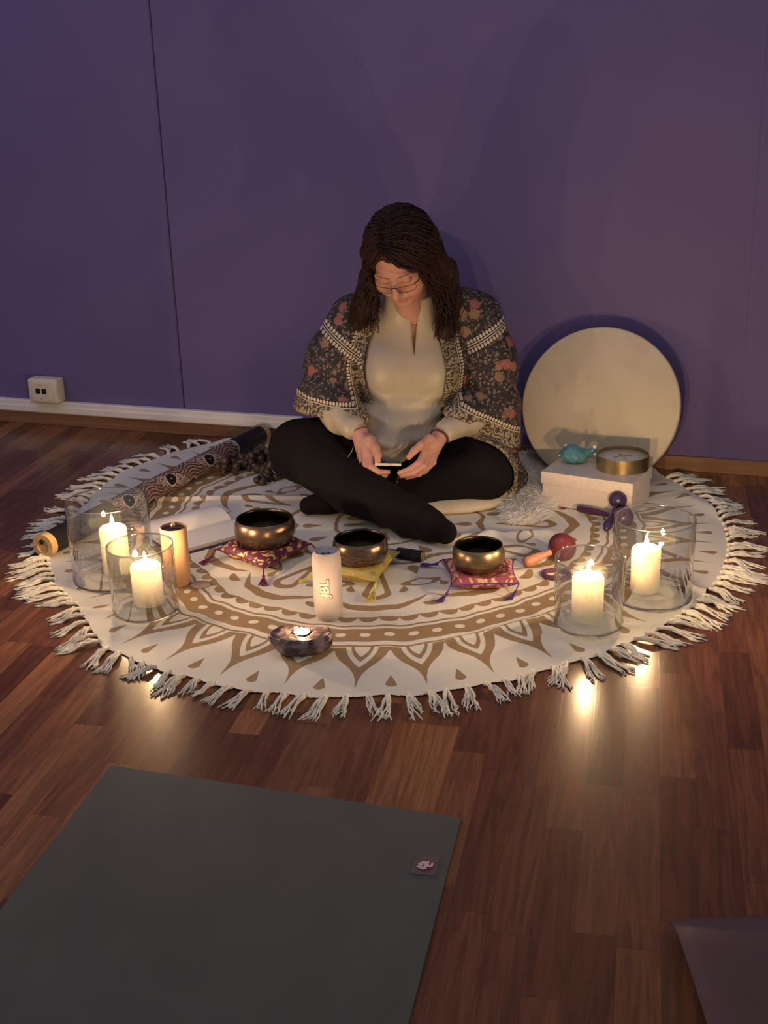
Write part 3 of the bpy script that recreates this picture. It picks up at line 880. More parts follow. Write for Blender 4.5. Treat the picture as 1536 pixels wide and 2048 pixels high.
# spine runs along the reading direction; pages fall away to both sides
bk = empty('open_book', (-1.640, 2.985, CZ(-1.64, 2.985)+0.001), 0, 'open blank white-paged book with dark blue cover behind the wooden chime', 'book')
dsp = Vector((0.52, 0.72, 0)).normalized(); dpg = Vector((0.80, -0.60, 0)); dpg = Vector((dsp.y, -dsp.x, 0))
Ls, Wp = 0.245, 0.135
def sheet(W0, side, hfun, thick, ext=0.0):
    V = []; Fs = []; n = 20
    for k in (0, 1):
        for i in range(n+1):
            w = W0*i/n
            for e_ in (-Ls/2-ext, Ls/2+ext):
                z = hfun(i/n)
                z = z if k else max(0.0, z-thick)
                p = dsp*e_+dpg*(w*side); V.append((p.x, p.y, z))
    m1 = 2*(n+1)
    for i in range(n):
        a = 2*i
        Fs += [(m1+a, m1+a+1, m1+a+3, m1+a+2), (a, a+2, a+3, a+1), (a, m1+a, m1+a+2, a+2), (a+1, a+3, m1+a+3, m1+a+1)]
    Fs += [(0, 1, m1+1, m1), (2*n, m1+2*n, m1+2*n+1, 2*n+1)]
    return V, Fs
MPAGE = simple('paper_pages', (0.74, 0.71, 0.70, 1), (0.70, 0.67, 0.66, 1), 0.8, nscale=4)
MCOV = simple('dark_blue_cover', (0.035, 0.028, 0.060, 1), rough=0.6, bump=0.2, bscale=600)
V, Fs = sheet(Wp+0.012, 1, lambda t: 0.0025, 0.003, 0.006); V2, F2 = sheet(Wp+0.012, -1, lambda t: 0.0025, 0.003, 0.006)
MB().add(V, Fs).add(V2, F2).build('cover', MCOV, bk, smooth=False)
hf = lambda t: 0.004+0.013*(1-math.exp(-t*9))*(1-0.35*t)
hf2 = lambda t: 0.004+0.026*math.sin(math.pi*min(1, t*0.9+0.02))**0.8*(1-0.3*t)+0.004
V, Fs = sheet(Wp, 1, hf, 1.0); MB().add(V, Fs).build('page_block', MPAGE, bk, smooth=False)
V, Fs = sheet(Wp*0.98, -1, hf2, 1.0); MB().add(V, Fs).build('page_block', MPAGE, bk, smooth=False)

# ---------------------------------------------------------------- painted long tube
A0 = np.array([-1.949, 2.695]); A1 = np.array([-1.806, 3.845])
Ld = float(np.linalg.norm(A1-A0)); Rd = 0.0335
dg_ = empty('painted_tube_instrument', (A0[0], A0[1], Rd+0.006), math.atan2(*(A1-A0)[::-1]), 'long painted wooden tube instrument with black ends lying across the left of the cloth', 'instrument')
def tube_section(l0, l1, name, mat, r=Rd, colored=False):
    nl = max(2, int((l1-l0)/0.0025)) if colored else 3; na = 110 if colored else 48
    ls = np.linspace(l0, l1, nl); aa = np.arange(na)*2*np.pi/na
    LL, AA = np.meshgrid(ls, aa, indexing='ij')
    V = np.stack([LL, r*np.cos(AA), r*np.sin(AA)], -1).reshape(-1, 3)
    I = np.arange(nl-1)[:, None]*na; J = np.arange(na)[None, :]
    Q = np.stack([I+J, I+(J+1) % na, I+na+(J+1) % na, I+na+J], -1).reshape(-1, 4)
    o = make(name, V, Q, mat, dg_)
    return o, LL.ravel(), AA.ravel()
MBK = simple('black_lacquer', (0.012, 0.010, 0.012, 1), rough=0.45)
MEND = wood('tan_end_wood', (0.60, 0.40, 0.18, 1), (0.48, 0.30, 0.12, 1), 0.6, (30, 80, 80))
tube_section(0.022, 0.29, 'black_end', MBK); tube_section(0.955, Ld-0.022, 'black_end', MBK)
for a_, b_ in ((0.0, 0.022), (Ld-0.022, Ld)):
    m_ = MB().lathe([(0.020, a_), (Rd+0.001, a_), (Rd+0.0015, b_), (0.020, b_)], 40, closed=True, R=RX)
    m_.lathe([(0.0005, a_+0.004), (0.0205, a_+0.004)], 40, R=RX).build('end_ring', MEND, dg_, smooth=False)
MB().ball((0.003, 0.004, 0.010), (0.004, 0.007, 0.007)).build('end_hole', MBLACK, dg_)
mpt = Mat('painted_dots_and_diamonds'); mpt.set(mpt.attr('paint', 'Color'), 0.5); mpt.bump(mpt.noise(300, 2), 0.2, 0.001)
o, LL, AA = tube_section(0.29, 0.955, 'painted_middle', mpt.m, Rd+0.0003, True)
arc = AA*Rd; circ = 2*np.pi*Rd
red = np.array([0.075, 0.018, 0.016]); wh = np.array([0.58, 0.50, 0.44]); bkc = np.array([0.008, 0.006, 0.008])
colr = np.tile(red, (len(LL), 1))
per = 0.215; nr = 2
wv_ = circ/nr
pl = (LL-0.25)/per; pa = arc/wv_-0.30
def lat(ox, oy):
    x = (np.mod(pl-ox+0.5, 1)-0.5)*per; y = (np.mod(pa-oy+0.5, 1)-0.5)*wv_
    return x, y
# long wavy white lines
st_ = np.mod(arc+0.010*np.cos(2*np.pi*pl*2), 0.0118)
colr[(st_ < 0.0026)] = wh*0.8
colr[(st_ > 0.0050) & (st_ < 0.0062)] = wh*0.45
for ox, oy in ((0.17, 0.13), (0.33, 0.40), (0.67, 0.63), (0.83, 0.90)):
    x, y = lat(ox, oy)
    dd = np.abs(x)*0.72+np.abs(y)*1.0
    colr[dd < 0.0250] = red
    ring = (np.mod(dd+0.001, 0.0066) < 0.0032) & (dd < 0.0235) & (dd > 0.0030)
    colr[ring] = wh
for ox, oy in ((0.0, 0.0), (0.5, 0.5)):
    x, y = lat(ox, oy)
    rr_ = np.hypot(x*0.95, y)
    colr[rr_ < 0.0245] = wh*0.95; colr[rr_ < 0.0205] = bkc; colr[rr_ < 0.0022] = wh
attr(o, 'paint', colr, True)
MB().lathe([(Rd+0.0004, 0.951), (Rd+0.0014, 0.955), (Rd+0.0004, 0.959)], 48, R=RX).build('white_ring', simple('white_paint', (0.6, 0.56, 0.5, 1)), dg_)

# ---------------------------------------------------------------- seed pod rattle
sr = empty('seed_pod_rattle', (-1.72, 3.56, 0.0), 0, 'bunch of glossy brown seed pods strung together between the painted tube and the person', 'rattle')
def pod_fn(p):
    d = ell(p, (0, 0, 0), (0.0125, 0.0105, 0.012))
    d = smax(d, -(ell(p, (0, 0, 0.011), (0.004, 0.010, 0.007))), 0.002)
    return smin(d, cone(p, (0, 0, -0.008), (0, 0, -0.016), 0.004, 0.0015), 0.004)
V, Q = surf(pod_fn, (-0.017, -0.014, -0.02), (0.017, 0.014, 0.016), 0.0017)
mpod = Mat('seed_shell'); mpod.set(mpod.mix(mpod.noise(90, 3), (0.035, 0.020, 0.015, 1), (0.10, 0.06, 0.042, 1)), 0.28).bump(mpod.noise(200, 2), 0.2, 0.001)
pod0 = make('seed_pod', V, Q, mpod.m, sr)
rnd = random.Random(11); first = True; placed = []
pathp = [(-1.815, 3.475), (-1.745, 3.54), (-1.70, 3.60), (-1.665, 3.69), (-1.60, 3.62), (-1.60, 3.50), (-1.63, 3.44)]
tries = 0
while len(placed) < 80 and tries < 4000:
    tries += 1
    t = rnd.uniform(0, len(pathp)-1.001); i = int(t); f = t-i
    if i >= 4 and rnd.random() < 0.5: continue
    w = 0.042 if i < 4 else 0.028
    x = pathp[i][0]*(1-f)+pathp[i+1][0]*f+rnd.gauss(0, w*0.6); y = pathp[i][1]*(1-f)+pathp[i+1][1]*f+rnd.gauss(0, w*0.6)
    z = 0.017
    # keep off the painted tube
    tt = (y-A0[1])/(A1[1]-A0[1]); xt = A0[0]+(A1[0]-A0[0])*tt
    if x < xt+0.052: continue
    for (a_, b_, c_) in placed:
        dd = math.hypot(x-a_, y-b_)
        if dd < 0.019 and abs(z-c_) < 0.019: z = c_+0.0185
    if z > 0.060: continue
    placed.append((x, y, z))
for (x, y, z) in placed:
    if first: o = pod0; first = False
    else:
        o = pod0.copy(); COL.objects.link(o); o.parent = sr
    o.location = (x+1.72, y-3.56, z); o.rotation_euler = (rnd.uniform(-1.8, 1.8), rnd.uniform(-1, 1), rnd.uniform(0, 6)); s_ = rnd.uniform(0.95, 1.3); o.scale = (s_, s_, s_)
cp = [Vector((x+1.72, y-3.56, 0.028)) for x, y in pathp]
MB().tube(cp[:5], 0.003, 6).build('cord', simple('brown_cord', (0.08, 0.05, 0.03, 1), rough=0.9), sr)

# ---------------------------------------------------------------- maracas
def maraca(name, p0, p1, hr, handle_r, hm, bm_, label, grp=None, ballstretch=1.0, cat='maraca', bulge=False):
    a = Vector(p0); b = Vector(p1); d = (b-a); L = d.length; q = d.to_track_quat('Z', 'Y').to_matrix()
    t = empty(name, (a.x, a.y, 0), 0, label, cat, grp)
    hz = a.z
    off = Vector((0, 0, hz))
    if bulge: prof = [(0.0005, 0), (handle_r*0.7, 0.002), (handle_r*1.5, 0.020), (handle_r*1.35, 0.040), (handle_r*0.75, 0.065), (handle_r*0.7, L)]
    else: prof = [(0.0005, 0), (handle_r, 0.001), (handle_r*1.12, 0.012), (handle_r, L*0.5), (handle_r*0.65, L*0.8), (handle_r*0.7, L)]
    MB().lathe(prof, 24, R=q, c=off).build('handle', hm, t)
    hp = []
    for i in range(17):
        w = -math.pi/2+math.pi*i/16
        hp.append((max(0.0004, hr*math.cos(w)), L+hr*0.9+hr*ballstretch*math.sin(w)))
    MB().lathe(hp, 32, R=q, c=off).build('head', bm_, t)
    return t
MPUR = simple('purple_gloss', (0.075, 0.022, 0.060, 1), (0.055, 0.016, 0.05, 1), 0.3, nscale=20)
MIND = simple('indigo_gloss', (0.040, 0.022, 0.075, 1), (0.03, 0.018, 0.06, 1), 0.32, nscale=20)
MBUR = simple('burgundy_lacquer', (0.115, 0.022, 0.030, 1), (0.09, 0.018, 0.028, 1), 0.14, nscale=12)
zc = 0.006
maraca('maraca', (-0.604, 3.405, 0.020), (-0.488, 3.342, 0.030), 0.030, 0.0100, MPUR, MPUR, 'purple maraca with its handle pointing left, in front of the white box', 'purple maracas')
maraca('maraca', (-0.500, 3.255, 0.018), (-0.492, 3.378, 0.052), 0.026, 0.0088, MIND, MIND, 'dark indigo maraca lying across the purple one by the wide right glass', 'purple maracas', bulge=True)
mt_ = maraca('maraca', (-0.664, 2.965, 0.018), (-0.606, 3.018, 0.034), 0.039, 0.0125, wood('pink_tan_wood', (0.55, 0.24, 0.15, 1), (0.42, 0.17, 0.11, 1), 0.5), MBUR, 'glossy burgundy round maraca with tan handle, behind the narrow right glass', None, 0.95)
pts = [(0.092+0.034*math.cos(w), -0.040+0.026*math.sin(w), 0.012) for w in [2*math.pi*i/20 for i in range(21)]]
MB().tube(pts, 0.0062, 8).build('cord_loop', simple('mauve_cord', (0.12, 0.035, 0.085, 1), rough=0.6), mt_)

# ---------------------------------------------------------------- sheepskin, box, bird, candle tin, drum
sheep = empty('sheepskin', (-0.78, 3.62, 0), 0, 'fluffy white sheepskin on the floor between the person and the white box', 'sheepskin')
def sheep_h(x, y):
    out = np.zeros_like(x)
    for (cx_, cy_, rx_, ry_, h_) in ((-0.88, 3.62, 0.17, 0.20, 0.045), (-0.765, 3.47, 0.085, 0.13, 0.036), (-0.82, 3.76, 0.11, 0.10, 0.060), (-0.745, 3.34, 0.06, 0.07, 0.016)):
        d = ((x-cx_)/rx_)**2+((y-cy_)/ry_)**2
        out = np.maximum(out, h_*np.sqrt(np.clip(1-d, 0, 1)))
    return out
gx = np.arange(-1.10, -0.60, 0.008); gy = np.arange(3.2, 3.87, 0.008)
XX, YY = np.meshgrid(gx, gy, indexing='ij'); ZZ = sheep_h(XX, YY)
ok = ZZ > 0.001; cell = ok[:-1, :-1] & ok[1:, :-1] & ok[1:, 1:] & ok[:-1, 1:]
idx = -np.ones(ok.shape, int); idx[ok] = np.arange(ok.sum()); C = np.argwhere(cell)
Q = np.stack([idx[C[:, 0], C[:, 1]], idx[C[:, 0]+1, C[:, 1]], idx[C[:, 0]+1, C[:, 1]+1], idx[C[:, 0], C[:, 1]+1]], 1)
MFUR = simple('white_fleece', (0.93, 0.90, 0.87, 1), (0.86, 0.82, 0.78, 1), 1.0, nscale=25)
make('hide', np.stack([XX[ok]+0.78, YY[ok]-3.62, ZZ[ok]*0.75+0.004], 1), Q, MFUR, sheep)
rs = np.random.RandomState(3)
pts = []
while len(pts) < 26000:
    x = rs.uniform(-1.0, -0.62); y = rs.uniform(3.2, 3.86)
    h_ = float(sheep_h(np.array(x), np.array(y)))
    if h_ > 0.002: pts.append((x, y, h_))
P_ = np.array(pts); n = len(P_)
e = 0.01
gxn = (sheep_h(P_[:, 0]+e, P_[:, 1])-sheep_h(P_[:, 0]-e, P_[:, 1]))/(2*e); gyn = (sheep_h(P_[:, 0], P_[:, 1]+e)-sheep_h(P_[:, 0], P_[:, 1]-e))/(2*e)
dirv = np.stack([-gxn*0.9+0.6*np.sin(P_[:, 1]*30+P_[:, 0]*17)+rs.normal(0, 0.35, n), -gyn*0.9+0.6*np.cos(P_[:, 0]*28)-0.3+rs.normal(0, 0.35, n), np.full(n, 0.42)], 1)
dirv /= np.linalg.norm(dirv, axis=1)[:, None]
side = np.cross(dirv, rs.normal(size=(n, 3))); side /= np.linalg.norm(side, axis=1)[:, None]
L_ = rs.uniform(0.018, 0.038, n)[:, None]
root = np.stack([P_[:, 0]+0.78, P_[:, 1]-3.62, P_[:, 2]*0.75+0.004], 1)
mid = root+dirv*L_*0.55; tip = root+dirv*L_+np.array([0, 0, -0.008])
tip[:, 2] = np.maximum(tip[:, 2], 0.005)
w = 0.0005
V = np.stack([root-side*w, root+side*w, mid+side*w, mid-side*w, tip], 1).reshape(-1, 3)
i5 = np.arange(n)[:, None]*5
Fq = np.concatenate([i5+np.array([[0, 1, 2, 3]]), i5+np.array([[3, 2, 4, 4]])])
quads = (i5+np.array([[0, 1, 2, 3]])).tolist(); tris = (i5+np.array([[3, 2, 4]])).tolist()
tag(make('fleece', V, quads+tris, MFUR, sheep), kind='stuff')

BZ = 0.006
BC = np.array([-0.572, 3.513]); ba = math.radians(-10.6)
bx = empty('storage_box', (BC[0], BC[1], BZ), ba, 'white lidded cardboard box with shimmery paper, in front of the drum', 'box')
MBOX = simple('pearly_paper', (0.66, 0.58, 0.53, 1), (0.60, 0.52, 0.47, 1), 0.42, nscale=200, bump=0.35, bscale=500, bdist=0.001)
MB().box((0, 0, 0.042), (0.273, 0.168, 0.084), bev=0.001).build('box_body', MBOX, bx, smooth=False)
MB().box((0, 0, 0.0850), (0.281, 0.176, 0.036), bev=0.001).build('lid', MBOX, bx, smooth=False)
BT = BZ+0.103
# brass candle tin with four unlit wicks
tin = empty('candle_tin', (-0.502, 3.545, BT), 0, 'wide round brass tin candle with unlit wicks on the white box', 'candle')
mbr = Mat('brushed_brass'); mbr.set(mbr.mix(mbr.noise(3, 2), (0.52, 0.40, 0.20, 1), (0.46, 0.35, 0.17, 1)), 0.26, 1.0)
mbr.bump(mbr.noise(1, 2, vec=mbr.mapv(scale=(20, 20, 900))), 0.08, 0.0004)
Rt = 0.0775
auto_smooth(MB().lathe([(0.0005, 0), (Rt-0.001, 0), (Rt, 0.001), (Rt, 0.043), (Rt-0.0006, 0.0437), (Rt-0.0018, 0.043), (Rt-0.0018, 0.004)], 96).build('tin', mbr.m, tin), 40)
MB().lathe([(0.0005, 0.0335), (Rt-0.002, 0.0335), (Rt-0.002, 0.004)], 64).build('wax', simple('white_wax', (0.72, 0.68, 0.62, 1), (0.66, 0.61, 0.55, 1), 0.4, nscale=14), tin)
for i in range(4):
    a = 0.5+i*math.pi/2
    MB().tube([(0.030*math.cos(a), 0.030*math.sin(a), 0.0335), (0.012*math.cos(a), 0.012*math.sin(a), 0.036), (0.003*math.cos(a), 0.003*math.sin(a), 0.039)], 0.0010, 5).build('wick', simple('grey_wick', (0.30, 0.24, 0.2, 1)), tin)
# turquoise glass bird tealight holder
def bird_fn(p):
    d = ell(p, (-0.004, 0, 0.024), (0.042, 0.036, 0.024))
    d = smin(d, ell(p, (-0.010, 0, 0.036), (0.024, 0.024, 0.020)), 0.014)
    d = smin(d, cone(p, (0.020, 0, 0.024), (0.048, 0.004, 0.037), 0.016, 0.0075), 0.016)
    d = smin(d, ell(p, (0.054, 0.005, 0.040), (0.012, 0.008, 0.006)), 0.008)
    d = smin(d, ell(p, (-0.036, 0, 0.030), (0.010, 0.012, 0.009)), 0.01)
    d = d+0.0009*np.sin(p[:, 0]*260)*np.sin(p[:, 2]*220)+0.0006*noise3(p, 120, 2)
    return smax(d, 0.0015-p[:, 2], 0.002)
V, Q = surf(bird_fn, (-0.055, -0.045, -0.002), (0.075, 0.045, 0.062), 0.0018)
bird = empty('glass_bird', (-0.645, 3.560, BT), math.radians(6), 'turquoise frosted glass bird figurine with white tips on the white box', 'figurine')
mtq = Mat('turquoise_glass'); mtq.set(mtq.mix(mtq.noise(40, 3), (0.075, 0.25, 0.31, 1), (0.13, 0.34, 0.40, 1)), 0.25)
mtq.b.inputs['Transmission Weight'].default_value = 0.35; mtq.b.inputs['Subsurface Weight'].default_value = 0.3; mtq.b.inputs['Subsurface Radius'].default_value = (0.2, 0.8, 0.8); mtq.b.inputs['Subsurface Scale'].default_value = 0.01
make('glass_body', V, Q, mtq.m, bird)
MTIP = simple('white_bead', (0.75, 0.70, 0.66, 1), rough=0.3)
for (x, y, z, r_) in ((-0.030, 0.012, 0.049, 0.0048), (0.056, 0.004, 0.050, 0.0058), (0.058, -0.006, 0.030, 0.0045), (-0.046, -0.010, 0.024, 0.0030)):
    MB().ball((x, y, z), r_).build('bead_tip', MTIP, bird)

# frame drum leaning on the wall
Rdm = 0.2445
lean = math.radians(19)
dr = empty('frame_drum', (-0.607, 3.665, 0.007), 0, 'large round frame drum with a cream hide head leaning on the violet wall', 'drum')
RL = Matrix.Rotation(math.pi/2-lean, 3, 'X')
# drum axis is local +z after lathe; tilt so that the head faces the viewer
ctr = Vector((0, math.sin(lean)*Rdm, math.cos(lean)*Rdm))
mh = Mat('drum_hide')
c = mh.mix(mh.step(mh.noise(5.5, 4, 0.6), 0.45, 0.75), (0.56, 0.475, 0.36, 1), (0.44, 0.365, 0.265, 1))
c = mh.mix(mh.math('MULTIPLY', mh.step(mh.noise(16, 3), 0.66, 0.76), 0.45), c, (0.36, 0.28, 0.19, 1))
mh.set(c, 0.55); mh.b.inputs['Subsurface Weight'].default_value = 0.1
mh.bump(mh.noise(60, 3), 0.1, 0.001)
head = [(0.0006, 0.0), (Rdm-0.006, 0.0), (Rdm-0.002, -0.0015), (Rdm, -0.006), (Rdm+0.0005, -0.022)]
MB().lathe(head, 128, R=RL, c=ctr).build('drum_head', mh.m, dr)
ring = [(Rdm-0.0005, -0.005), (Rdm-0.0005, -0.068), (Rdm-0.009, -0.068), (Rdm-0.009, -0.004)]
MB().lathe(ring, 128, closed=True, R=RL, c=ctr).build('drum_frame', wood('drum_wood', (0.24, 0.13, 0.07, 1), (0.18, 0.09, 0.05, 1)), dr)

# round meditation cushion under the person
sc_loc = L2W((0.185, 3.705, 0))
cu = MB()
prof = [(0.0006, 0.006), (0.262, 0.006), (0.276, 0.009), (0.281, 0.017), (0.277, 0.026), (0.255, 0.036), (0.20, 0.048), (0.0006, 0.050)]
cu.lathe(prof, 64)
cus = cu.build('seat_cushion', simple('cream_cushion_cloth', (0.66, 0.56, 0.44, 1), (0.58, 0.48, 0.37, 1), 0.85, nscale=20, bump=0.3, bscale=90, bdist=0.004), loc=(sc_loc[0], sc_loc[1], 0.0))
tag(cus, 'low round cream cushion the person sits on, its edge showing below the right knee', 'cushion')
# ---------------------------------------------------------------- the person
PO = np.array([0.12, 3.65, 0.0])
pw = L2W(PO)
person = empty('person', (pw[0], pw[1], 0), YAW, 'person sitting cross-legged in a floral kimono jacket and satin blouse, looking down at a phone', 'person')
def pmake(name, V, Q, mats, parent=None, **kw):
    return make(name, np.asarray(V)-PO, Q, mats, parent or person, **kw)

# head frame
hy, hp, hr_ = math.radians(13), math.radians(40), math.radians(5)
f0 = np.array([0, -1, 0.]); 
Rz = lambda a: np.array([[math.cos(a), -math.sin(a), 0], [math.sin(a), math.cos(a), 0], [0, 0, 1.]])
Rx_ = lambda a: np.array([[1, 0, 0], [0, math.cos(a), -math.sin(a)], [0, math.sin(a), math.cos(a)]])
Ry_ = lambda a: np.array([[math.cos(a), 0, math.sin(a)], [0, 1, 0], [-math.sin(a), 0, math.cos(a)]])
# head coordinates: x right, y out of the BACK of the head, z up through the crown
RH = Rz(-hy) @ Rx_(hp) @ Ry_(-hr_)
bridge = np.array(LP(787, 565, 3.50))
OH = bridge - RH @ np.array([0, -0.096, 0.006])
def toH(p): return (p-OH) @ RH
def fromH(q): return np.asarray(q) @ RH.T + OH

def head_sdf(p):
    q = toH(p); q = q.copy(); q[:, 1] *= -1          # y now points out of the face
    sx = q.copy(); sx[:, 0] = np.abs(sx[:, 0])
    d = ell(q, (0, -0.014, 0.036), (0.076, 0.096, 0.088))
    d = smin(d, ell(q, (0, 0.026, -0.030), (0.069, 0.064, 0.088)), 0.03)
    d = smin(d, ell(q, (0, 0.040, -0.078), (0.054, 0.044, 0.038)), 0.02)
    d = smin(d, ell(q, (0, 0.070, -0.106), (0.020, 0.016, 0.015)), 0.02)
    d = smin(d, ell(sx, (0.041, 0.055, -0.042), (0.028, 0.028, 0.030)), 0.02)
    d = smin(d, ell(sx, (0.030, 0.080, 0.020), (0.026, 0.011, 0.008)), 0.012)
    d = smax(d, -ell(sx, (0.031, 0.101, -0.001), (0.019, 0.013, 0.012)), 0.012)
    d = smin(d, ell(sx, (0.031, 0.0765, -0.002), (0.0155, 0.0130, 0.0125)), 0.004)
    # lid crease and lash line
    d = smax(d, -(ell(sx, (0.031, 0.0905, 0.0065), (0.016, 0.0030, 0.0016))), 0.002)
    nose = cone(q, (0, 0.088, 0.004), (0, 0.112, -0.038), 0.0078, 0.0110)
    nose = smin(nose, ell(sx, (0.0115, 0.100, -0.041), (0.0075, 0.0095, 0.0070)), 0.006)
    d = smin(d, nose, 0.010)
    d = smax(d, -ell(sx, (0.0062, 0.107, -0.0505), (0.0034, 0.0050, 0.0030)), 0.003)
    # mouth
    d = smin(d, ell(q, (0, 0.085, -0.070), (0.027, 0.014, 0.016)), 0.012)
    d = smin(d, ell(q, (0, 0.0960, -0.0655), (0.0215, 0.0060, 0.0042)), 0.004)
    d = smin(d, ell(q, (0, 0.0950, -0.0765), (0.0185, 0.0065, 0.0052)), 0.004)
    d = smax(d, -ell(q, (0, 0.1010, -0.0708), (0.0230, 0.0050, 0.0010)), 0.002)
    # nasolabial fold
    d = smax(d, -cone(sx, (0.018, 0.0985, -0.046), (0.034, 0.088, -0.070), 0.0022, 0.0015), 0.008)
    # ears
    d = smin(d, ell(sx, (0.074, -0.004, -0.012), (0.008, 0.018, 0.030)), 0.006)
    return d
NK0, NK1 = np.array((0.112, 3.735, 0.535)), fromH([0, 0.030, -0.060])
def neck_sdf(p):
    d = cone(p, NK0, NK1, 0.060, 0.052)
    return smin(d, cone(p, (0.105, 3.70, 0.53), fromH([0, -0.035, -0.085]), 0.050, 0.034), 0.03)
def torso_sdf(p):
    d = ell(p, (0.13, 3.77, 0.15), (0.18, 0.13, 0.105))
    d = smin(d, ell(p, (0.095, 3.73, 0.27), (0.145, 0.125, 0.13)), 0.06)
    d = smin(d, ell(p, (0.105, 3.745, 0.43), (0.155, 0.105, 0.15)), 0.06)
    d = smin(d, cone(p, (-0.045, 3.765, 0.535), (0.265, 3.765, 0.535), 0.052, 0.052), 0.06)
    d = smin(d, ell(p, (0.035, 3.665, 0.385), (0.070, 0.070, 0.075)), 0.05)
    d = smin(d, ell(p, (0.150, 3.665, 0.378), (0.070, 0.070, 0.075)), 0.05)
    return d
shL, elL, wrL = np.array((-0.075, 3.765, 0.525)), np.array((-0.178, 3.69, 0.300)), np.array(LP(718, 862, 3.50))
shR, elR, wrR = np.array((0.300, 3.765, 0.525)), np.array((0.350, 3.69, 0.275)), np.array(LP(882, 868, 3.50))
def arms_sdf(p):
    d = chain(p, [shL, elL, wrL], [0.048, 0.040, 0.026], 0.03)
    return np.minimum(d, chain(p, [shR, elR, wrR], [0.048, 0.040, 0.026], 0.03))
hipL, knL, anL, toL = (0.035, 3.75, 0.145), (-0.245, 3.585, 0.170), (0.070, 3.285, 0.058), (0.165, 3.185, 0.046)
hipR, knR, anR, toR = (0.215, 3.75, 0.145), (0.300, 3.535, 0.098), (-0.105, 3.505, 0.046), (-0.222, 3.470, 0.034)
def legs_sdf(p, g=0.0):
    a = chain(p, [hipL, knL], [0.100+g, 0.092+g], 0.02)
    a = smin(a, chain(p, [knL, (-0.09, 3.425, 0.100), anL, (0.105, 3.250, 0.056)], [0.088+g, 0.074+g, 0.056+g, 0.050+g], 0.02), 0.02)
    b = chain(p, [hipR, knR], [0.100+g, 0.086+g], 0.02)
    b = smin(b, chain(p, [knR, (0.11, 3.515, 0.066), anR], [0.082+g, 0.062+g, 0.045+g], 0.02), 0.02)
    return a, b
def body_sdf(p):
    d = smin(torso_sdf(p), arms_sdf(p), 0.03)
    d = smin(d, neck_sdf(p), 0.03)
    a, b = legs_sdf(p, -0.014)
    return smin(d, smin(a, b, 0.01), 0.03)
V1, Q1 = surf(body_sdf, (-0.37, 3.18, 0.0), (0.44, 3.93, 0.66), 0.0065)
def hn(p): return smin(head_sdf(p), neck_sdf(p), 0.022)
V2, Q2 = surf(hn, OH-np.array([0.12, 0.15, 0.165]), OH+np.array([0.12, 0.15, 0.15]), 0.0022)

def hand_sdf_factory(wrist, palm, fingers, thumb, prm=0.0135):
    def fn(p):
        d = None
        kn = [np.array(f[0]) for f in fingers]
        for i, f in enumerate(fingers):
            rs_ = [0.0105, 0.0092, 0.0083, 0.0070] if i < 3 else [0.0092, 0.0080, 0.0072, 0.0062]
            c_ = chain(p, f, rs_, 0.003)
            d = c_ if d is None else np.minimum(d, c_) if False else smin(d, c_, 0.0022)
        pm_ = None
        for k in kn:
            c_ = cone(p, wrist, k, 0.019, 0.0125)
            pm_ = c_ if pm_ is None else smin(pm_, c_, 0.012)
        pm_ = smin(pm_, cone(p, palm, thumb[0], 0.017, 0.014), 0.015)
        d = smin(d, pm_, 0.006)
        d = smin(d, chain(p, thumb, [0.0145, 0.0118, 0.0108, 0.0085], 0.004), 0.006)
        return d
    return fn
A = lambda x, y, d: np.array(LP(x, y, d))
hL = hand_sdf_factory(wrL, A(735, 885, 3.475),
    [[A(741, 912, 3.425), A(741, 933, 3.400), A(757, 944, 3.392), A(776, 944, 3.400)],
     [A(731, 908, 3.440), A(731, 931, 3.412), A(749, 947, 3.402), A(771, 951, 3.410)],
     [A(724, 902, 3.458), A(724, 925, 3.432), A(741, 944, 3.420), A(763, 950, 3.428)],
     [A(719, 896, 3.475), A(719, 917, 3.455), A(733, 935, 3.445), A(751, 943, 3.452)]],
    [A(741, 880, 3.455), A(752, 896, 3.425), A(756, 911, 3.408), A(755, 926, 3.398)])
hR = hand_sdf_factory(wrR, A(868, 885, 3.475),
    [[A(848, 906, 3.432), A(838, 925, 3.405), A(820, 938, 3.395), A(799, 946, 3.400)],
     [A(857, 909, 3.445), A(848, 932, 3.405), A(826, 946, 3.395), A(802, 952, 3.402)],
     [A(865, 908, 3.460), A(858, 932, 3.430), A(838, 948, 3.418), A(813, 955, 3.425)],
     [A(871, 902, 3.478), A(867, 925, 3.455), A(850, 943, 3.445), A(830, 951, 3.450)]],
    [A(860, 878, 3.455), A(842, 890, 3.428), A(829, 901, 3.415), A(818, 914, 3.405)])
V3, Q3 = surf(hL, wrL-np.array([0.06, 0.13, 0.14]), wrL+np.array([0.11, 0.03, 0.035]), 0.0019)
V4, Q4 = surf(hR, wrR-np.array([0.15, 0.13, 0.14]), wrR+np.array([0.05, 0.03, 0.035]), 0.0019)
Vb = np.concatenate([V1, V2, V3, V4]); Qb = np.concatenate([Q1, Q2+len(V1), Q3+len(V1)+len(V2), Q4+len(V1)+len(V2)+len(V3)])
ctrs = Vb[Qb].mean(1); q = toH(ctrs); q[:, 1] *= -1
mi = np.zeros(len(Qb), int)
lipm = (np.abs(q[:, 0]) < 0.0245) & (q[:, 1] > 0.086) & (((q[:, 2]+0.0710)/0.0105)**2+(q[:, 0]/0.0235)**2 < 1)
mi[lipm] = 1
skn = Mat('skin')
skn.set(skn.mix(skn.step(skn.noise(28, 4), 0.35, 0.7), (0.58, 0.31, 0.245, 1), (0.52, 0.245, 0.20, 1)), 0.5)
skn.b.inputs['Subsurface Weight'].default_value = 0.25; skn.b.inputs['Subsurface Radius'].default_value = (1, 0.35, 0.2); skn.b.inputs['Subsurface Scale'].default_value = 0.006
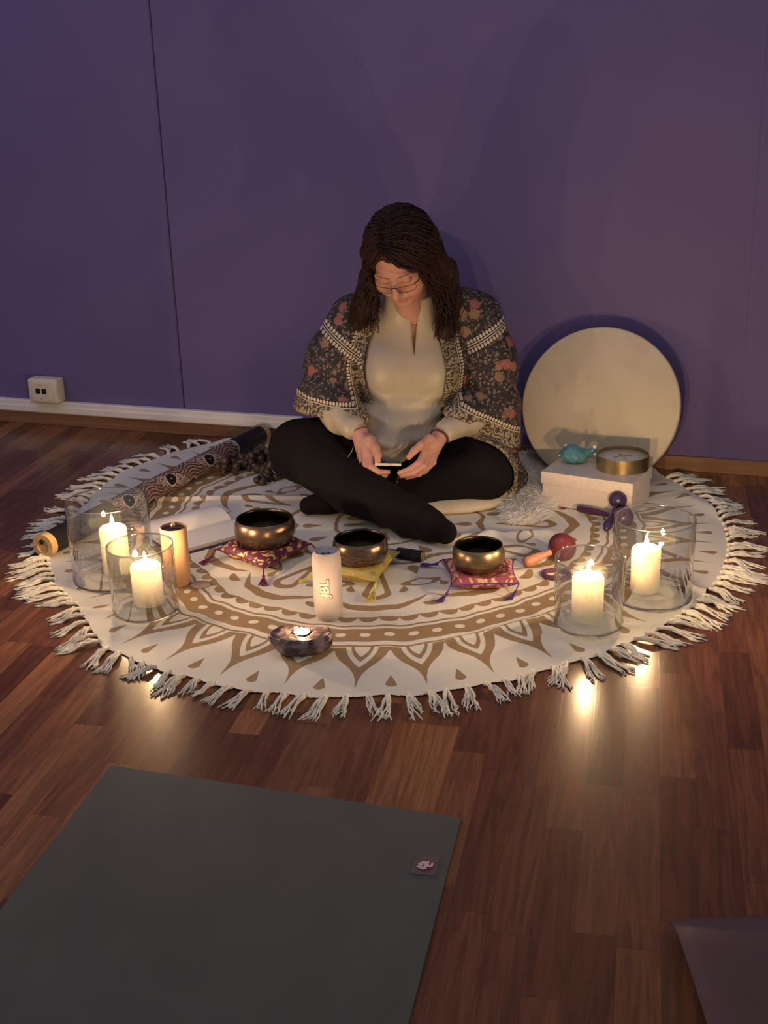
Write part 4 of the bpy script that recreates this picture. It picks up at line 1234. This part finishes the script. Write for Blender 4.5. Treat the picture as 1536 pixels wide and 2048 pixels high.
skn.bump(skn.noise(500, 2), 0.12, 0.0006)
MLIP = simple('lips', (0.50, 0.19, 0.155, 1), (0.46, 0.17, 0.14, 1), 0.45)
body = pmake('body', Vb, Qb, [skn.m, MLIP], mi=mi)

# eyebrows, lashes, glasses
MHAIR0 = simple('brow_brown', (0.20, 0.075, 0.045, 1), rough=0.8)
def face_front(x, z):
    """outermost face point at head coordinates x, z"""
    ys = np.linspace(0.13, 0.04, 181)
    P_ = np.stack([np.full(181, x), -ys, np.full(181, z)], 1)
    v = head_sdf(fromH(P_))
    k = np.argmax(v < 0)
    return ys[k]
for s_ in (-1, 1):
    pts = []; rd = []
    for i in range(9):
        t = i/8; x = s_*(0.012+0.038*t); z = 0.0165+0.0095*math.sin(t*2.0)-0.002*t
        pts.append(fromH([x, -face_front(x, z)-0.0003, z])-PO); rd.append(0.0013*(1-0.7*t)+0.0004)
    MB().tube(pts, rd, 6).build('eyebrow', MHAIR0, person)
    pts = []
    for i in range(9):
        t = i/8; x = s_*(0.019+0.025*t); z = -0.0075-0.0035*math.sin(math.pi*t)
        pts.append(fromH([x, -face_front(x, z)-0.0002, z])-PO)
    MB().tube(pts, [0.0004, 0.0008, 0.001, 0.001, 0.001, 0.001, 0.001, 0.0009, 0.0005], 5).build('eyelashes', MHAIR0, person)
gls = empty('eyeglasses', (0, 0, 0)); gls.parent = person
MGF = simple('dark_frame', (0.022, 0.012, 0.009, 1), rough=0.3)
MLENS = thin_glass('lens_glass', (0.97, 0.93, 0.84, 1), 0.05, 0.5, 0.02)
for s_ in (-1, 1):
    pts = []; V = []; n = 40
    for i in range(n+1):
        a = 2*math.pi*i/n; ca, sa = math.cos(a), math.sin(a)
        x = s_*0.0345+0.0265*math.copysign(abs(ca)**0.65, ca); z = -0.014+0.0125*math.copysign(abs(sa)**0.7, sa)
        y = -(0.1085-2.5*max(0, abs(x)-0.01)**2*2.2)
        pts.append(fromH([x, y, z])-PO)
    MB().tube(pts, 0.0008, 6).build('rim', MGF, gls)
    V = [tuple(p) for p in pts[:-1]]
    make('lens', V, [tuple(range(n))], MLENS, gls)
    hx = s_*0.0595
    MB().tube([fromH([s_*0.058, -0.098, 0.0])-PO, fromH([s_*0.066, -0.094, 0.001])-PO, fromH([s_*0.073, -0.080, 0.002])-PO, fromH([s_*0.0775, -0.030, 0.003])-PO, fromH([s_*0.078, 0.005, 0.0])-PO],
              [0.0016, 0.0020, 0.0016, 0.0013, 0.0012], 6).build('temple_arm', MGF, gls)
MB().tube([fromH([-0.009, -0.1085, -0.006])-PO, fromH([-0.004, -0.1105, -0.003])-PO, fromH([0.004, -0.1105, -0.003])-PO, fromH([0.009, -0.1085, -0.006])-PO], 0.0017, 6).build('bridge', MGF, gls)

# ---- hair
HC = fromH([0, 0.016, 0.040]); HRr = np.array([0.087, 0.106, 0.100])
def cap_sdf(p):
    q = toH(p)
    d = ell(q, (0.014, 0.012, 0.036), (0.102, 0.110, 0.106))
    face = ell(q, (0.006, -0.075, -0.052), (0.070, 0.080, 0.120))
    face = smin(face, ell(q, (-0.01, -0.085, 0.025), (0.040, 0.05, 0.050)), 0.02)
    d = smax(d, -face, 0.008)
    return d
def hair_sdf(p):
    d = cap_sdf(p)
    q = toH(p)
    L1 = chain(p, [fromH([-0.080, 0.005, 0.02]), fromH([-0.084, 0.030, -0.030]), np.array(LP(728, 610, 3.66)), np.array(LP(716, 650, 3.665))], [0.030, 0.030, 0.034, 0.018], 0.02)
    R1 = chain(p, [fromH([0.080, 0.010, 0.03]), np.array(LP(893, 540, 3.64)), np.array(LP(902, 600, 3.66)), np.array(LP(890, 660, 3.655)), np.array(LP(884, 690, 3.64))], [0.032, 0.030, 0.032, 0.026, 0.010], 0.02)
    B1 = chain(p, [fromH([0, 0.075, 0.03]), np.array(LP(815, 560, 3.80)), np.array(LP(815, 620, 3.86))], [0.05, 0.062, 0.05], 0.02)
    h = smin(smin(L1, R1, 0.01), B1, 0.03)
    h = smax(h, -ell(q, (0.006, -0.070, -0.052), (0.073, 0.070, 0.115)), 0.01)
    d = smin(d, h, 0.02)
    d = d+0.0030*np.sin(q[:, 0]*150+9*np.sin(q[:, 2]*34))*0.5+0.002*noise3(p, 60, 5)
    return d
V, Q = surf(hair_sdf, (-0.09, 3.42, 0.42), (0.25, 3.93, 0.93), 0.0035)
hm_ = Mat('dark_brown_hair')
hn1 = hm_.noise(1.0, 4, 0.6, vec=hm_.mapv(scale=(160, 160, 14)))
hm_.set(hm_.mix(hm_.step(hn1, 0.35, 0.7), (0.014, 0.006, 0.005, 1), (0.052, 0.020, 0.014, 1)), 0.55, Specular_IOR_Level=0.22)
hm_.bump(hn1, 0.5, 0.002)
hair = pmake('hair', V, Q, hm_.m)
rnd = random.Random(21)
lk = MB()
part = lambda t: np.array([-0.012+0.006*t+rnd.gauss(0, 0.006), -0.070+0.125*t, 0.118-0.02*(2*t-0.9)**2])
def push(qh, r=1.0):
    # keep a point outside the scalp ellipsoid
    c_ = np.array([0.014, 0.012, 0.036]); R3 = np.array([0.103, 0.111, 0.107])*r
    v = (qh-c_)/R3; n_ = np.linalg.norm(v)
    return c_+v/n_*R3 if n_ < 1.0 or True else qh
for k in range(520):
    s_ = -1 if k % 2 == 0 else 1
    t0 = rnd.random(); lay = rnd.uniform(0.985, 1.06)
    phi = (t0**0.9)*1.0
    st_ = push(part(t0), lay); ph0 = rnd.uniform(0, 6.28)
    # side target on the scalp: front locks pass the temple, back locks go behind
    ang = math.radians(-38+175*phi*0.75+rnd.gauss(0, 9))     # 0 = straight out to the side, negative = forward
    side_ = push(np.array([s_*math.cos(ang)*0.09, math.sin(ang)*0.11, 0.0]), lay*1.02)
    mid1 = push((st_*0.55+side_*0.45)*1.3, lay)
    pts = []
    for i in range(7):
        t = i/6
        qd = (1-t)**2*st_+2*t*(1-t)*mid1+t*t*side_
        wob = 0.0045*math.sin(t*6.5+ph0)*min(1, 3*t)
        pts.append(fromH(push(qd+np.array([0, wob, wob*0.8]), lay*(1+0.02*math.sin(5*t+ph0)))))
    p6 = pts[-1]
    if s_ < 0: tx, ty = rnd.uniform(-0.065, 0.000), rnd.uniform(3.63, 3.70); tz = rnd.uniform(0.50, 0.56)
    else: tx, ty = rnd.uniform(0.165, 0.255), rnd.uniform(3.615, 3.70); tz = rnd.uniform(0.455, 0.54)
    if ang > math.radians(20): ty = rnd.uniform(3.75, 3.86); tz = rnd.uniform(0.48, 0.58); tx = rnd.uniform(0.0, 0.22)
    amp = rnd.uniform(0.004, 0.011); fr = rnd.uniform(11, 20); ph = rnd.uniform(0, 6.28)
    dv = p6-pts[-2]
    for i in range(1, 13):
        t = i/12
        b0 = p6; b1 = p6+dv*1.5+np.array([s_*0.012, 0, -0.04]); b3 = np.array([tx, ty, tz]); b2 = b3+np.array([0.0, -0.004, 0.07])
        pp = (1-t)**3*b0+3*t*(1-t)**2*b1+3*t*t*(1-t)*b2+t**3*b3
        pp = pp+np.array([math.sin(fr*t+ph), math.cos(fr*t*0.9+ph), 0])*amp*min(1, t*2.2)
        pts.append(pp)
    # keep the face clear
    q_ = toH(np.array(pts)); 
    if k % 1 == 0:
        for j in range(len(q_)):
            if q_[j, 1] < -0.045 and q_[j, 2] < 0.055 and abs(q_[j, 0]) < 0.078 and q_[j, 2] > -0.14: q_[j, 0] = s_*(0.079+0.004*math.sin(7*j+k))
    pts = [fromH(x_)-PO for x_ in q_]
    n_ = len(pts); rr_ = rnd.uniform(0.0020, 0.0042)
    rad = [rr_*min(1, 0.45+i/4)*(1-0.75*max(0, (i/(n_-1)-0.55)/0.45)) for i in range(n_)]
    lk.tube(pts, rad, 6, flat=0.6)
# looser frizzy locks that fall over the sides and the back
for k in range(300):
    s_ = 1 if k % 3 else -1
    a0 = math.radians(rnd.uniform(-15, 95)); hh = rnd.uniform(-0.02, 0.06)
    st_ = fromH(push(np.array([s_*math.cos(a0)*0.09, math.sin(a0)*0.11, hh]), rnd.uniform(1.0, 1.06)))
    if s_ > 0:
        w_ = rnd.uniform(0, 1); f_ = rnd.random()
        m1_ = np.array(LP(885+26*w_, 520+35*f_, 3.62+0.10*f_)); m2_ = np.array(LP(893+34*w_, 600, 3.615+0.10*f_)); e_ = np.array(LP(868+44*w_, 650+50*f_, 3.62+0.03*f_))
    else:
        w_ = rnd.uniform(0, 1); f_ = rnd.random()
        m1_ = np.array(LP(728+16*w_, 545, 3.64+0.05*f_)); m2_ = np.array(LP(712+26*w_, 590, 3.63+0.05*f_)); e_ = np.array(LP(692+44*w_, 625+30*f_, 3.625+0.03*f_))
    amp = rnd.uniform(0.003, 0.008); fr = rnd.uniform(12, 22); ph = rnd.uniform(0, 6.28); pts = []
    for i in range(15):
        t = i/14
        pp = (1-t)**3*st_+3*t*(1-t)**2*m1_+3*t*t*(1-t)*m2_+t**3*e_
        pts.append(pp+np.array([math.sin(fr*t+ph), math.cos(fr*t*0.9+ph), 0.4*math.sin(fr*t*1.3)])*amp*min(1, t*3)-PO)
    r0 = rnd.uniform(0.0014, 0.0030)
    lk.tube(pts, [r0*min(1, 0.4+i/4)*(1-0.7*i/14) for i in range(15)], 5, flat=0.7)
lo2 = lk.build('locks', hm_.m, hair)
lo2['kind'] = 'stuff'

# ---- trousers
def tro(p):
    a, b = legs_sdf(p, 0.0)
    fold = 0.0022*np.sin(38*(p[:, 0]*0.8+p[:, 2]*1.6)+6*np.sin(9*p[:, 1]))*np.exp(-((p[:, 0]-0.03)/0.18)**2)+0.0025*noise3(p, 26, 8)
    d = smin(a, b, 0.008)
    d = smin(d, ell(p, (0.13, 3.77, 0.15), (0.19, 0.14, 0.11)), 0.03)
    d = d+fold
    return smax(d, 0.006-p[:, 2], 0.004)
def feet(p):
    a = chain(p, [anL, (0.125, 3.225, 0.054), toL], [0.050, 0.045, 0.033], 0.01)
    b = chain(p, [anR, (-0.17, 3.48, 0.040), toR], [0.040, 0.036, 0.027], 0.01)
    return smax(np.minimum(a, b), 0.006-p[:, 2], 0.004)
V, Q = surf(tro, (-0.36, 3.2, 0.0), (0.42, 3.93, 0.30), 0.0045)
MTRO = simple('black_jersey', (0.0070, 0.0050, 0.0056, 1), (0.0058, 0.0042, 0.0048, 1), 0.9, nscale=12, Specular_IOR_Level=0.2, bump=0.25, bscale=700, bdist=0.0008)
pmake('trousers', V, Q, MTRO)
V, Q = surf(lambda p: smax(chain(p, [anL, (0.125, 3.225, 0.054), toL], [0.050, 0.045, 0.033], 0.01), 0.006-p[:, 2], 0.004), (0.0, 3.13, 0.0), (0.22, 3.38, 0.13), 0.004)
MSOCK = simple('black_sock', (0.0068, 0.0050, 0.0064, 1), rough=0.9, Specular_IOR_Level=0.2, bump=0.2, bscale=900)
pmake('sock', V, Q, MSOCK)
V, Q = surf(lambda p: smax(chain(p, [anR, (-0.17, 3.48, 0.040), toR], [0.040, 0.036, 0.027], 0.01), 0.006-p[:, 2], 0.004), (-0.27, 3.40, 0.0), (-0.04, 3.58, 0.12), 0.004)
pmake('sock', V, Q, MSOCK)

# ---- blouse
def sleeve_lo(p):
    a = chain(p, [elL+np.array([0.01, -0.01, 0.0]), (elL+wrL)/2+np.array([0.0, -0.01, -0.002]), wrL+np.array([-0.020, 0.012, 0.010])], [0.046, 0.050, 0.035], 0.02)
    b = chain(p, [elR+np.array([-0.01, -0.01, 0.0]), (elR+wrR)/2+np.array([0.0, -0.01, -0.002]), wrR+np.array([0.020, 0.012, 0.008])], [0.044, 0.045, 0.034], 0.02)
    d = np.minimum(a, b)
    return d+0.0030*np.sin(70*p[:, 0]+55*p[:, 2]+5*np.sin(22*p[:, 1]))*0.8+0.002*noise3(p, 50, 12)
def blouse_body(p):
    d = smin(torso_sdf(p), cone(p, NK0+np.array([-0.004, 0.0, -0.02]), fromH([0, 0.045, -0.075]), 0.074, 0.058), 0.05)-0.012
    drape = cone(p, (0.085, 3.70, 0.235), (0.025, 3.535, 0.185), 0.105, 0.062)
    drape = smin(drape, cone(p, (-0.02, 3.62, 0.23), (0.12, 3.60, 0.22), 0.055, 0.055), 0.04)
    d = smin(d, drape, 0.05)
    # soft satin folds hanging in arcs over the lap
    ax = (p[:, 0]-0.075)
    arc_ = p[:, 2]-1.6*ax*ax
    w_ = np.clip((0.33-arc_)/0.05, 0, 1)
    d = d+0.0050*np.sin(arc_*115+3*ax)*w_*np.clip((3.72-p[:, 1])/0.06, 0, 1)+0.0014*noise3(p, 30, 6)
    xc = 0.103+0.03*(p[:, 2]-0.44)
    w = np.clip((p[:, 2]-0.432)/(0.58-0.432), 0, 1.3)*0.0135
    slit = np.maximum(np.abs(p[:, 0]-xc)-w, p[:, 1]-3.72)
    d = smax(d, -slit, 0.003)
    # neckline: a stand-away collar that ends just below the chin
    nn = np.array([0.10, -0.42, 0.90]); nn = nn/np.linalg.norm(nn)
    d = smax(d, (p-np.array(LP(800, 607, 3.60))) @ nn, 0.003)
    # bottom hem
    return d
def blouse(p):
    d = blouse_body(p)
    hem = 0.150+1.5*(p[:, 0]-0.02)**2
    d = smax(d, hem-p[:, 2], 0.004)
    return smin(d, sleeve_lo(p), 0.012)
V, Q = surf(blouse, (-0.26, 3.44, 0.10), (0.42, 3.92, 0.63), 0.0045)
bl = Mat('champagne_satin')
bl.set(bl.mix(bl.noise(6, 2), (0.46, 0.395, 0.305, 1), (0.41, 0.35, 0.27, 1)), 0.42, Sheen_Weight=0.25)
bl.bump(bl.noise(1, 2, vec=bl.mapv(scale=(60, 60, 60))), 0.12, 0.002)
pmake('blouse', V, Q, bl.m)
# cuffs
for w0, dr_ in ((wrL, np.array([0.55, -0.75, -0.35])), (wrR, np.array([-0.60, -0.70, -0.35]))):
    pass

# ---- kimono jacket
zt = np.array([0.20, 0.25, 0.29, 0.35, 0.40, 0.46, 0.57, 0.64])
xl_ = np.array([0.000, -0.010, -0.022, -0.042, -0.048, -0.038, 0.012, 0.045])
xr_ = np.array([0.125, 0.145, 0.182, 0.192, 0.198, 0.186, 0.163, 0.150])
nLh = np.array([0.04, -0.08, 0.99]); nLh /= np.linalg.norm(nLh); hL0 = np.array(LP(660, 834, 3.58))
nRh = np.array([0.52, -0.05, 0.85]); nRh /= np.linalg.norm(nRh); hR0 = np.array(LP(965, 866, 3.58))
def sleeves(p, shrink=0.0):
    a = chain(p, [shL, (shL+elL)/2+np.array([-0.010, 0, 0]), elL+np.array([0.010, -0.015, -0.02]), elL+np.array([0.000, -0.04, -0.12])], [0.074-shrink, 0.084-shrink, 0.088-shrink, 0.094-shrink], 0.03)
    a = smin(a, cone(p, elL+np.array([0.03, -0.03, 0.0]), np.array(LP(705, 842, 3.555)), 0.080-shrink, 0.050-shrink), 0.03)
    b = chain(p, [shR, (shR+elR)/2+np.array([0.006, 0, 0]), elR+np.array([-0.015, -0.015, -0.02]), elR+np.array([-0.010, -0.04, -0.13])], [0.074-shrink, 0.082-shrink, 0.084-shrink, 0.086-shrink], 0.03)
    b = smin(b, cone(p, elR+np.array([-0.02, -0.03, 0.0]), np.array(LP(915, 838, 3.56)), 0.074-shrink, 0.050-shrink), 0.03)
    return a, b
def jacket(p):
    body_ = torso_sdf(p)-0.024
    body_ = smin(body_, cone(p, (0.00, 3.75, 0.565), (0.215, 3.75, 0.565), 0.050, 0.050), 0.03)
    xl = np.interp(p[:, 2], zt, xl_); xr = np.interp(p[:, 2], zt, xr_)
    opening = np.maximum(np.maximum(xl-p[:, 0], p[:, 0]-xr), p[:, 1]-(3.745+0.0*p[:, 0]))
    body_ = smax(body_, -opening, 0.003)
    body_ = smax(body_, 0.225-p[:, 2]-3.0*np.clip(p[:, 1]-3.72, 0, 1), 0.004)
    a, b = sleeves(p)
    fold = 0.0035*np.sin(60*p[:, 2]+35*p[:, 0]+4*np.sin(17*p[:, 1]))*np.exp(-((p[:, 2]-0.34)/0.10)**2)
    fold = fold+0.0045*noise3(p, 24, 31)
    a = a+fold; b = b+fold
    ha = (p-hL0) @ nLh; hb = (p-hR0) @ nRh
    a = smax(a, -ha, 0.003); b = smax(b, -hb, 0.003)
    ai, bi = sleeves(p, 0.010)
    a = smax(a, -np.maximum(ai, ha-0.05), 0.002); b = smax(b, -np.maximum(bi, hb-0.05), 0.002)
    # keep the sleeves out of the front opening
    a = np.maximum(a, -opening); b = np.maximum(b, -opening)
    d = smin(smin(body_, a, 0.012), b, 0.012)
    d = smax(d, -(cone(p, (0.100, 3.62, 0.67), (0.100, 3.73, 0.62), 0.074, 0.074)), 0.006)
    return d
def tail(p):
    la, lb = legs_sdf(p, 0.013)
    wave = 0.003*noise3(p, 40, 17)
    shell = lb+wave
    # over the thigh, behind the line that the border follows
    line = (p[:, 0]-0.160)*0.62+(p[:, 2]-0.170)*0.30+(p[:, 1]-3.60)*0.75
    t1 = smax(shell, -(line-0.045), 0.004)
    # hanging part outside the hip down to the floor
    t2 = cone(p, (0.335, 3.70, 0.20), (0.400, 3.61, 0.055), 0.050, 0.036)
    t2 = smin(t2, cone(p, (0.400, 3.61, 0.055), (0.388, 3.525, 0.020), 0.036, 0.017), 0.02)
    t2 = smin(t2, cone(p, (0.33, 3.74, 0.22), (0.33, 3.78, 0.40), 0.06, 0.05), 0.03)
    d = smin(t1, t2+wave*1.5, 0.02)
    d = smax(d, -(legs_sdf(p, 0.004)[1]), 0.002)
    return smax(d, 0.008-p[:, 2], 0.004)
def jk(p): return smin(jacket(p), tail(p), 0.012)
V, Q = surf(jk, (-0.30, 3.42, 0.0), (0.48, 3.925, 0.64), 0.0042)
p = V
xl = np.interp(p[:, 2], zt, xl_); xr = np.interp(p[:, 2], zt, xr_)
INF = np.full(len(p), 1.0)
left = p[:, 0] < 0.08
ha = (p-hL0) @ nLh; hb = (p-hR0) @ nRh
insl = (p[:, 0] < -0.035) | ((p[:, 1] < 3.63) & (p[:, 0] < 0.02) & (p[:, 2] < 0.33))
insr = ((p[:, 0] > 0.235) | ((p[:, 1] < 3.60) & (p[:, 0] > 0.16))) & (p[:, 2] > 0.12)
bd = INF.copy(); sc_ = p[:, 2].copy()
fo = np.where(left, (xl-p[:, 0])*1.05, (p[:, 0]-xr)*0.95)
front = (p[:, 1] < 3.75) & (p[:, 2] > 0.20) & (fo < 0.075) & (fo > -0.03)
bd[front] = fo[front]
hemd = INF.copy(); hs = np.zeros(len(p))
m_ = insl & (ha < 0.075); hemd[m_] = ha[m_]
m2 = insr & (hb < 0.080) & (p[:, 2] > 0.155-0.0*p[:, 0]); hemd[m2] = hb[m2]*0.9
use = hemd < bd
bd = np.where(use, hemd, bd)
sc_ = np.where(use, np.where(left, p[:, 0], (p-hR0) @ np.array([0.84, 0, -0.48])), sc_)
# border of the tail over the thigh
line = (p[:, 0]-0.160)*0.62+(p[:, 2]-0.170)*0.30+(p[:, 1]-3.60)*0.75-0.045
tl_ = (p[:, 2] < 0.215) & (p[:, 0] > 0.08) & (legs_sdf(p, 0.013)[1] < 0.012) & (p[:, 1] < 3.72)
use = tl_ & (line*1.1 < bd) & (line < 0.075) & ~(insr & (hb > -0.005) & (hb < 0.08) & (p[:, 2] > 0.19))
bd = np.where(use, np.maximum(line, 0.001)*0.95, bd)
sc_ = np.where(use, p[:, 0]+p[:, 1]*0.4, sc_)
# bands across the upper arms
cL = np.array(((-0.105), 3.64, 0.468)); nL = np.array([0.66, 0, 0.75]); sL = np.array([0.75, 0, -0.66])
cR = np.array((0.325, 3.64, 0.478)); nR = np.array([-0.48, 0, 0.877]); sR = np.array([0.877, 0, 0.48])
tb = np.where(left, (p-cL) @ nL, (p-cR) @ nR); sb = np.where(left, (p-cL) @ sL, (p-cR) @ sR)
okb = np.where(left, p[:, 0] < -0.050-0.0*p[:, 2], p[:, 0] > 0.262) & (p[:, 2] > 0.36)
arm = np.where(okb, tb, 1.0)
jm = Mat('floral_block_print')
_w = jm.N('ShaderNodeVectorMath', operation='ADD'); jm.link(jm.co(), _w.inputs[0])
_s = jm.N('ShaderNodeVectorMath', operation='SCALE'); jm.link(jm.noise(70, 1, out='Color'), _s.inputs[0]); _s.inputs[3].default_value = 0.016; jm.link(_s.outputs[0], _w.inputs[1])
jw = _w.outputs[0]
vor1 = jm.voro(20, 'Distance', vec=jw); col1 = jm.voro(20, 'Color', vec=jw)
warp = jm.N('ShaderNodeVectorMath', operation='ADD'); jm.link(jm.co(), warp.inputs[0])
sn = jm.N('ShaderNodeVectorMath', operation='SCALE'); jm.link(jm.noise(45, 2, out='Color'), sn.inputs[0]); sn.inputs[3].default_value = 0.022; jm.link(sn.outputs[0], warp.inputs[1])
vl = jm.voro(95, 'Distance', vec=warp.outputs[0]); vle = jm.voro(60, 'Distance', 'DISTANCE_TO_EDGE', vec=warp.outputs[0])
nse = jm.noise(60, 2)
blk = (0.018, 0.013, 0.017, 1)
ground = jm.mix(jm.step(vl, 0.42, 0.34), blk, jm.mix(jm.step(jm.noise(30, 2), 0.45, 0.6), (0.22, 0.165, 0.12, 1), (0.13, 0.085, 0.085, 1)))
ground = jm.mix(jm.math('MULTIPLY', jm.step(vle, 0.06, 0.03), 0.30), ground, (0.15, 0.115, 0.08, 1))
flr = jm.math('ADD', vor1, jm.math('MULTIPLY', jm.math('SUBTRACT', nse, 0.5), 0.35))
s_c = jm.N('ShaderNodeSeparateColor'); jm.link(col1, s_c.inputs[0])
fl_on = jm.math('MULTIPLY', jm.step(flr, 0.36, 0.32), jm.step(s_c.outputs[0], 0.30, 0.35))
pet = jm.mix(jm.step(s_c.outputs[1], 0.4, 0.6), (0.34, 0.105, 0.095, 1), (0.30, 0.16, 0.09, 1))
pet = jm.mix(jm.step(flr, 0.10, 0.06), pet, (0.30, 0.22, 0.12, 1))
ground = jm.mix(jm.math('MULTIPLY', fl_on, 0.9), ground, pet)
# border: khaki scrollwork, a fine line, then a row of ivory drops
wvb = jm.N('ShaderNodeTexWave', wave_type='RINGS', rings_direction='SPHERICAL'); wvb.inputs['Scale'].default_value = 22; wvb.inputs['Distortion'].default_value = 14; wvb.inputs['Detail'].default_value = 2.5; wvb.inputs['Detail Scale'].default_value = 2.2
jm.link(jm.co(), wvb.inputs['Vector'])
scroll = jm.mix(jm.step(wvb.outputs['Fac'], 0.38, 0.56), (0.050, 0.036, 0.026, 1), jm.mix(nse, (0.36, 0.285, 0.185, 1), (0.28, 0.225, 0.155, 1)))
B = jm.attr('bd'); S = jm.attr('bs')
ivory = (0.60, 0.50, 0.37, 1)
def rng(x, a, b, e=0.0006): return jm.math('MULTIPLY', jm.step(x, a-e, a+e), jm.step(x, b+e, b-e))
def drops(x, c_, hwid, s, per_):
    ph = jm.math('SUBTRACT', jm.math('FRACT', jm.math('DIVIDE', s, per_)), 0.5)
    e1 = jm.math('POWER', jm.math('ABSOLUTE', jm.math('DIVIDE', jm.math('SUBTRACT', x, c_), hwid)), 2.0)
    e2 = jm.math('POWER', jm.math('ABSOLUTE', jm.math('MULTIPLY', ph, 2.5)), 2.0)
    return jm.step(jm.math('ADD', e1, e2), 1.1, 0.8)
c = jm.mix(rng(B, -0.05, 0.040), ground, scroll)
c = jm.mix(rng(B, 0.040, 0.056), c, blk)
c = jm.mix(rng(B, 0.0405, 0.0430), c, ivory)
c = jm.mix(drops(B, 0.0495, 0.0050, S, 0.0095), c, ivory)
T = jm.attr('arm'); TS = jm.attr('arms')
c = jm.mix(rng(T, -0.019, 0.019), c, blk)
for o_ in (-0.0035, 0.0035): c = jm.mix(rng(T, o_-0.0016, o_+0.0016), c, ivory)
for o_ in (-0.0125, 0.0125): c = jm.mix(drops(T, o_, 0.0058, TS, 0.0105), c, ivory)
jm.set(c, 0.75); jm.bump(jm.noise(350, 2), 0.25, 0.0008)
jo = pmake('kimono_jacket', V, Q, jm.m)
attr(jo, 'bd', bd); attr(jo, 'bs', sc_); attr(jo, 'arm', arm); attr(jo, 'arms', sb)

# bracelets, pendant
def loop3(c_, n_, r_, tr_, name, mat, beads=0):
    n_ = Vector(n_).normalized(); a_ = n_.orthogonal().normalized(); b_ = n_.cross(a_)
    pts = [Vector(c_)-Vector(PO)+a_*(r_*math.cos(2*math.pi*i/36))+b_*(r_*math.sin(2*math.pi*i/36)) for i in range(37)]
    m_ = MB()
    if beads:
        for i in range(beads):
            w_ = 2*math.pi*i/beads; m_.ball(Vector(c_)-Vector(PO)+a_*(r_*math.cos(w_))+b_*(r_*math.sin(w_)), tr_, n=8, k=6)
    else: m_.tube(pts, tr_, 8, cap=False)
    return m_.build(name, mat, person)
nW = np.array(A(735, 900, 3.46))-wrL
loop3(wrL+nW*0.05, nW, 0.0245, 0.0030, 'bracelet', simple('bronze_beads', (0.20, 0.13, 0.10, 1), rough=0.35, metal=0.5), 26)
nW = np.array(A(862, 900, 3.45))-wrR
loop3(wrR+nW*0.15, nW, 0.0262, 0.0034, 'bracelet', simple('brown_leather', (0.10, 0.04, 0.03, 1), rough=0.5))
m_ = MB()
for i in range(15):
    t = i/14
    q_ = A(797-16*t+5*math.sin(3*t), 938+50*t, 3.425-0.01*t)-PO
    m_.ball(q_, 0.0023, m=i % 2, n=8, k=6)
m_.build('bead_strand', [simple('dark_beads', (0.03, 0.02, 0.02, 1), rough=0.3), simple('silver_beads', (0.6, 0.55, 0.5, 1), rough=0.3, metal=0.8)], person)
m_ = MB()
for (xa, ya, xb, yb) in ((707, 892, 696, 914), (712, 900, 720, 935), (722, 915, 731, 942), (731, 925, 737, 950), (741, 930, 747, 958)):
    m_.tube([A(xa, ya, 3.43)-PO, A((xa+xb)/2+2, (ya+yb)/2, 3.42)-PO, A(xb, yb, 3.415)-PO], 0.0010, 5)
m_.build('bracelet_threads', simple('beige_thread', (0.40, 0.32, 0.22, 1), rough=0.8), person)
pc = np.array(LP(829, 652, 3.638))
MB().ball(pc-PO, 0.0042).build('pendant', simple('gold_pendant', (0.75, 0.55, 0.28, 1), rough=0.25, metal=1.0), person)

# ---- the phone in the hands
pcn = np.array(LP(776, 927, 3.450))
pwld = L2W(pcn)
vd = np.array([0.0, 0.965, -0.262])
phone = empty('mobile_phone', pwld, 0, 'thin silver-edged mobile phone held flat in both hands above the lap', 'phone')
phone.rotation_euler = (Matrix.Rotation(YAW, 3, 'Z') @ Matrix.Rotation(math.radians(-15), 3, 'X') @ Matrix.Rotation(math.radians(3), 3, 'Y')).to_euler()
MB().box((0, 0, 0), (0.076, 0.130, 0.0080), bev=0.0035).build('phone_body', simple('silver_edge', (0.85, 0.82, 0.80, 1), rough=0.45, metal=0.2), phone)
MB().box((0, 0, 0.0041), (0.070, 0.124, 0.0006)).build('screen', simple('dark_screen', (0.02, 0.02, 0.025, 1), rough=0.1), phone, smooth=False)
